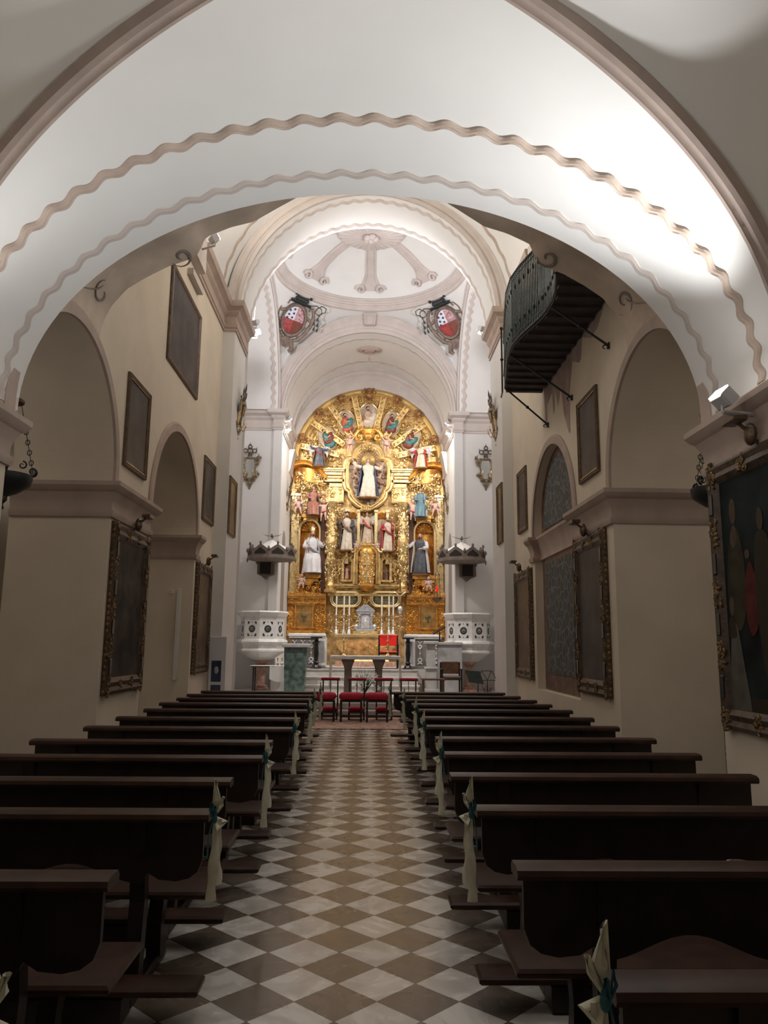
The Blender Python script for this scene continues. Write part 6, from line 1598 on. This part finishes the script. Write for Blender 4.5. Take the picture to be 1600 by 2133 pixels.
mb = MB(); mb.add([(1.86, 21.45, 1.87), (2.2, 21.45, 2.07), (2.2, 21.75, 2.12), (1.86, 21.75, 1.92), (1.86, 21.45, 1.90), (2.2, 21.45, 2.10), (2.2, 21.75, 2.15), (1.86, 21.75, 1.95)], [(0, 1, 2, 3), (4, 5, 6, 7), (0, 1, 5, 4), (1, 2, 6, 5), (2, 3, 7, 6), (3, 0, 4, 7)]); mb.build('book_rest', 'black_wood', t, smooth=False)
def chair(nm, label, x, y, z, wood, pad, w=.5, arms=True, rz=0, hb=.95):
    t = thing(nm, label, 'chair', (x, y, z), world=False, rz=rz); h = w/2
    for sx in (-1, 1):
        for sy in (-1, 1): mb = MB(); mb.bbox(sx*h-.02, sx*h+.02, sy*.22-.02, sy*.22+.02, 0, (hb if sy > 0 else (.66 if arms else .44)), .004); mb.build('leg', wood, t, smooth=False)
        if arms: mb = MB(); mb.bbox(sx*h-.03, sx*h+.03, -.26, .22, .66, .69, .006); mb.build('arm', wood, t, smooth=False)
    mb = MB(); mb.bbox(-h, h, -.23, .23, .40, .44, .006); mb.build('seat_frame', wood, t, smooth=False)
    mb = MB(); mb.bbox(-h+.02, h-.02, -.22, .2, .44, .50, .02); mb.build('seat_pad', pad, t)
    mb = MB(); mb.bbox(-h+.02, h-.02, .19, .24, hb-.30, hb+.02, .015); mb.build('back_pad', pad, t)
chair('armchair', 'red-backed dark armchair standing behind the altar table', .66, 22.75, .915, 'black_wood', 'red_leather', .54)
chair('armchair', 'dark armchair with red seat behind the right pulpit column', 2.25, 20.6, .3, 'pew_dark', 'wood_brown', .5, hb=.85)
t = thing('wooden_bench', 'low brown bench before the grey marble stand, right of the altar', 'bench', (1.72, 19.9, .3), world=False)
for x in (-.25, .25):
    for y in (-.15, .15): mb = MB(); mb.bbox(x-.02, x+.02, y-.02, y+.02, 0, .42, .004); mb.build('leg', 'wood_brown', t, smooth=False)
mb = MB(); mb.bbox(-.3, .3, -.19, .19, .42, .46, .006); mb.build('seat', 'wood_brown', t, smooth=False)
# processional cross
t = thing('processional_cross', 'tall dark processional cross on a pole, right behind the altar table', 'cross', (.97, 22.15, .915))
mb = MB(); mb.tube([(0.97, 22.15, .915), (0.97, 22.15, 2.55)], .014, 8); mb.lathe([(.055, 0), (.055, .02), (.03, .05), (.02, .1)], (0.97, 22.15, .915), 12); mb.build('pole', 'marble_pink', t)
mb = MB(); mb.bbox(.95, .99, 22.13, 22.16, 2.62, 3.45, .006); mb.bbox(.78, 1.16, 22.13, 22.16, 3.02, 3.06, .006); cr = mb.build('crucifix', 'wood_brown', t, smooth=False)
mb = MB(); mb.ell((0.97, 22.15, 2.6), (.07, .07, .09), 10, 8); mb.ell((0.97, 22.15, 2.5), (.04, .04, .05), 10, 8); mb.build('knop', 'silver', t)
mb = MB(); mb.tube([(.81, 22.11, 3.09), (.90, 22.1, 3.02), (0.97, 22.15, 2.98), (1.04, 22.1, 3.02), (1.13, 22.11, 3.09)], [.012, .018, .025, .018, .012], 6); mb.tube([(0.97, 22.15, 3.0), (0.97, 22.15, 2.86), (0.97, 22.14, 2.7)], [.035, .03, .016], 7); mb.ell((0.97, 22.14, 3.07), (.025, .025, .032), 8, 6); mb.build('corpus', 'brass', cr)
# sanctuary lamp
lx, ly = 2.3, 25.0; t = thing('sanctuary_lamp', 'hanging sanctuary lamp with red glass, right of the altarpiece', 'lamp', (lx, ly, 3.0))
mb = MB(); mb.lathe([(.01, -.1), (.05, -.06), (.14, 0), (.17, .04), (.17, .07), (.10, .07)], (lx, ly, 3.05), 16); mb.build('bowl', 'bronze', t)
mb = MB(); mb.lathe([(.03, 0), (.045, .05), (.045, .14), (.03, .18)], (lx, ly, 3.30), 12); mb.build('red_glass', 'ruby', t)
mb = MB(); mb.lathe([(.012, .05), (.012, .25)], (lx, ly, 3.05), 8); mb.lathe([(.10, 0), (.07, .04), (.02, .10)], (lx, ly, 3.85), 12)
for k in range(4): a = pi/4+k*pi/2; mb.tube([(lx+.15*cos(a), ly+.15*sin(a), 3.1), (lx+.08*cos(a), ly+.08*sin(a), 3.86)], .006, 5)
mb.tube([(lx, ly, 3.9), (lx, ly, 4.4), (lx+.36, ly, 4.5)], .008, 5); mb.build('hanger', 'bronze', t)
# big lamps in the first arches
def hanglamp(label, x, y, z, top, lean=0):
    t = thing('hanging_lamp', label, 'lamp', (x, y, z), 'iron lamps hanging in the first arches')
    mb = MB(); mb.lathe([(.01, -.22), (.03, -.2), (.015, -.16), (.05, -.12), (.05, -.08), (.14, -.04), (.25, .04), (.27, .10), (.27, .14), (.22, .14)], (x, y, z), 24); mb.build('bowl', 'iron', t)
    mb = MB()
    for k in range(4):
        a = k*pi/2+.5; c = Vector((x+.26*cos(a), y+.26*sin(a), z+.16)); ex = Vector((cos(a), sin(a), 0)); curl(mb, c+EZv*.04, ex, EZv, Vector((-sin(a), cos(a), 0)), .05, 1.2, -1.5, 1, .012, 12); curl(mb, c+EZv*.10-ex*.1, ex, EZv, Vector((-sin(a), cos(a), 0)), .045, 1.2, 1.5, -1, .008, 12)
    mb.tube([(x, y, z+.1), (x, y, z+.34)], .03, 8); mb.build('scrollwork', 'iron', t)
    for k in range(4):
        a = k*pi/2+.5; p0 = Vector((x+.27*cos(a), y+.27*sin(a), z+.16)); p1 = Vector((x+.10*cos(a), y+.10*sin(a), top)); mb = MB(); n = 14
        for i in range(n):
            q0, q1 = p0+(p1-p0)*i/n, p0+(p1-p0)*(i+1)/n
            if i % 2 == 0 and i < 9: 
                m_ = (q0+q1)/2; w = (q1-q0).length*.5; mb.tube([m_+Vector((.022*cos(b), 0, w*sin(b))) for b in [2*pi*j/10 for j in range(11)]], .005, 4)
            mb.tube([q0, q1], .004, 4)
        mb.build('chain', 'iron', t)
    mb = MB(); mb.lathe([(.13, 0), (.13, .03), (.05, .08), (.02, .10)], (x, y, top), 16); mb.tube([(x, y, top+.08), (x, y, 4.6)], .007, 5); mb.build('canopy', 'wood_brown', t)
hanglamp('black iron lamp on long chains in the first left arch, cut by the picture edge', -3.69, 7.7, 3.12, 4.02)
hanglamp('black iron lamp in the first right arch, mostly hidden by the near pier', 3.62, 7.7, 3.08, 4.0)
# ------------------------------------------------------------------ small things
t = thing('notice_board', 'white board with two dark posters standing by the left pilaster', 'notice board', (-2.9, 15.3, 0))
mb = MB(); mb.bbox(-3.04, -2.72, 15.28, 15.32, .0, 1.72, .006); mb.build('board', 'paper', t, smooth=False)
for z in (.40, .86):
    mb = MB(); mb.box(-2.99, -2.80, 15.274, 15.28, z, z+.40); ps = mb.build('poster', 'poster_dark', t, smooth=False)
    mb = MB(); mb.ell((-2.89, 15.272, z+.22), (.04, .003, .07), 8, 6); mb.build('poster_picture', 'wing_grey', ps)
def mstand(x, y, lb, red=False):
    t = thing('music_stand', lb, 'music stand', (x, y, 0), 'music stands at the right'); mb = MB(); mb.tube([(x, y, .15), (x, y, .85)], .010, 6)
    for k in range(3): a = k*2.09+.6; mb.tube([(x, y, .25), (x+.22*cos(a), y+.22*sin(a), .0)], .008, 5)
    mb.build('stand', 'iron', t); mb = MB()
    if not red: mb.add([(x-.2, y-.05, .84), (x+.12, y-.05, .80), (x+.05, y+.06, 1.06), (x-.26, y+.06, 1.08), (x-.2, y-.03, .84), (x+.12, y-.03, .80), (x+.05, y+.08, 1.06), (x-.26, y+.08, 1.08)], [(0, 1, 2, 3), (4, 5, 6, 7), (0, 1, 5, 4), (1, 2, 6, 5), (2, 3, 7, 6), (3, 0, 4, 7)]); mb.build('desk', 'iron_green', t, smooth=False)
    else:
        for a, b in (((-.2, .86), (.2, .86)), ((-.2, .86), (-.12, 1.06)), ((.2, .86), (.1, 1.06)), ((-.12, 1.06), (.1, 1.06)), ((0, .86), (-.12, 1.06)), ((0, .86), (.1, 1.06))): mb.tube([(x+a[0], y, a[1]), (x+b[0], y+.05, b[1])], .007, 5)
        mb.build('desk', 'iron', t)
mstand(2.36, 16.4, 'black music stand with dark solid desk beside the right pilaster'); mstand(2.62, 16.8, 'folding wire music stand behind the solid black one', True)
t = thing('potted_plant', 'red-leaved plant in a pot behind the wire music stand', 'plant', (2.68, 17.2, 0)); mb = MB(); mb.lathe([(.08, 0), (.12, .22), (.13, .24)], (2.68, 17.2, 0), 12); mb.build('pot', 'black_wood', t)
mb = MB()
for k in range(12): a = k*.9; mb.tube([(2.68, 17.2, .22), (2.68+.08*cos(a), 17.2+.08*sin(a), .65), (2.68+.19*cos(a), 17.2+.15*sin(a), .95-.03*k)], [.004, .018, .003], 4, flat=.4)
mb.build('leaves', 'maroon_robe', t)
t = thing('strip_lamp', 'pale vertical strip lamp on the pier face inside the second left arch', 'strip lamp', (-3.3, 13.8, .9)); mb = MB(); mb.bbox(-3.36, -3.30, 13.76, 13.83, .95, 2.55, .01); mb.build('strip', 'cool_white', t, smooth=False)
t = thing('light_switch', 'small double switch on the pier face left of the strip lamp', 'switch', (-3.47, 13.82, 2.5)); mb = MB(); mb.bbox(-3.52, -3.44, 13.815, 13.83, 2.45, 2.53, .003); mb.build('plate', 'cool_white', t, smooth=False); mb = MB(); mb.bbox(-3.50, -3.485, 13.81, 13.816, 2.475, 2.505, .002); mb.build('rocker', 'marble_grey', t, smooth=False)
# ------------------------------------------------------------------ lamps and added fill lights
def aim(o, tgt):
    d = Vector(tgt)-o.location; o.rotation_euler = d.to_track_quat('-Z', 'Y').to_euler()
def flood(label, loc, tgt, power, col=(1, .93, .84), ang=130, rad=.06, wall=None, blend=.8):
    t = thing('floodlight', label, 'floodlight', loc, 'floodlights on the cornices', world=False)
    d = (Vector(tgt)-Vector(loc)).normalized(); q = d.to_track_quat('Y', 'Z').to_matrix()
    def tr(mb):
        mb.v = [tuple(q @ Vector(p)) for p in mb.v]; return mb
    mb = MB(); mb.bbox(-.085, .085, -.09, .03, -.06, .06, .015); tr(mb).build('housing', 'housing', t)
    mb = MB(); mb.bbox(-.075, .075, .031, .04, -.05, .05, .004); tr(mb).build('lens', 'lamp_white', t)
    mb = MB(); mb.tube([(0, 0, -.02), (0, 0, -.13)], .012, 6)
    if wall: mb.tube([(0, 0, -.13), (wall[0]-loc[0], wall[1]-loc[1], -.13)], .018, 6)
    mb.build('bracket', 'housing', t)
    l = bpy.data.lights.new('floodlight_beam', 'SPOT'); l.energy = power; l.color = col; l.spot_size = radians(ang); l.spot_blend = blend; l.shadow_soft_size = rad
    o = bpy.data.objects.new('beam', l); COL.objects.link(o); o.parent = t; o.location = d*.08; aim2 = d.to_track_quat('-Z', 'Y').to_euler(); o.rotation_euler = aim2
    return t
def soft_fill(loc, power, rad=.3, col=(1, .9, .78)):  # soft point light without a fixture, added as fill
    l = bpy.data.lights.new('lamp', 'POINT'); l.energy = power; l.color = col; l.shadow_soft_size = rad
    o = bpy.data.objects.new('fill_light', l); COL.objects.link(o); o.location = loc; return o
flood('small floodlight on the left nave cornice, next to the end of the loft', tuple(aX(449, 497, -2.70)), (.6, 14.5, 11.2), POW['nave_left'], wall=(-3.05, 12.6))
flood('floodlight beside the left capital of the crossing arch', (-2.66, 17.05, 9.0), (.6, 21.2, 11.2), POW['cross_left'], wall=(-2.9, 17.0), ang=160, col=(.98, .96, 1))
flood('floodlight beside the right capital of the crossing arch', (2.62, 17.05, 8.95), (-.6, 21.2, 11.2), POW['cross_right'], wall=(2.9, 17.0), ang=160, col=(.98, .96, 1))
flood('floodlight beside the left springing of the chancel arch', (-2.5, 23.35, 8.55), (.3, 26.2, 5.2), POW['chan_left'], wall=(-2.68, 23.35), ang=150)
flood('floodlight beside the right springing of the chancel arch', (2.5, 23.35, 8.5), (-.3, 26.2, 5.2), POW['chan_right'], wall=(2.68, 23.35), ang=150)
flood('lower floodlight of the pair at the left springing of the chancel arch', (-2.5, 23.25, 8.2), (-.2, 22.3, 1.0), POW['chan_low'], wall=(-2.68, 23.25), ang=95)
flood('lower floodlight of the pair at the right springing of the chancel arch', (2.5, 23.25, 8.15), (.2, 22.3, 1.0), POW['chan_low'], wall=(2.68, 23.25), ang=95)
for s_, px in ((-1, 536), (1, 1004)):
    p = aY(px, 694, 17.95)
    flood('grey fitting with an added spot beam below the brighter lamp, %s side of the crossing' % ('left' if s_ < 0 else 'right'), tuple(p), (0, 22.2, 1.0), POW['altar_spot'], wall=(s_*2.9, 17.95), ang=52, col=(1, .95, .9), blend=.9)  # beam added to brighten the altar from the front
flood('large floodlight on the lower right cornice above the big dark painting', tuple(aX(1503, 824, 2.68)), (.6, 5.3, 5.6), POW['choir_right'], wall=(2.95, 5.6), ang=120, col=(.98, .98, .98), blend=1)
flood('added floodlight on the lower left cornice, unseen outside the picture', (-2.82, 5.2, 3.72), (0, 5.2, 5.6), POW['choir_left'], wall=(-3.0, 5.2), ang=175, col=(.98, .98, .98), blend=1)  # added unseen lamp that brightens the left of the choir vault
soft_fill((0, 2.9, 3.9), POW['choir_fill'], .4, (1, .95, .88))  # added fill under the choir vault, no lamp stands there
soft_fill((-5.9, 7.6, 4.6), POW['aisle'], .2); soft_fill((5.9, 7.6, 4.6), POW['aisle'], .2)  # added warm fill for both aisles, without any fixture
soft_fill((0, 12.5, 8.6), POW['nave_fill'], .5)  # added general fill high in the nave, nothing hangs there
for o in bpy.data.objects:
    if '_w' in o: del o['_w']
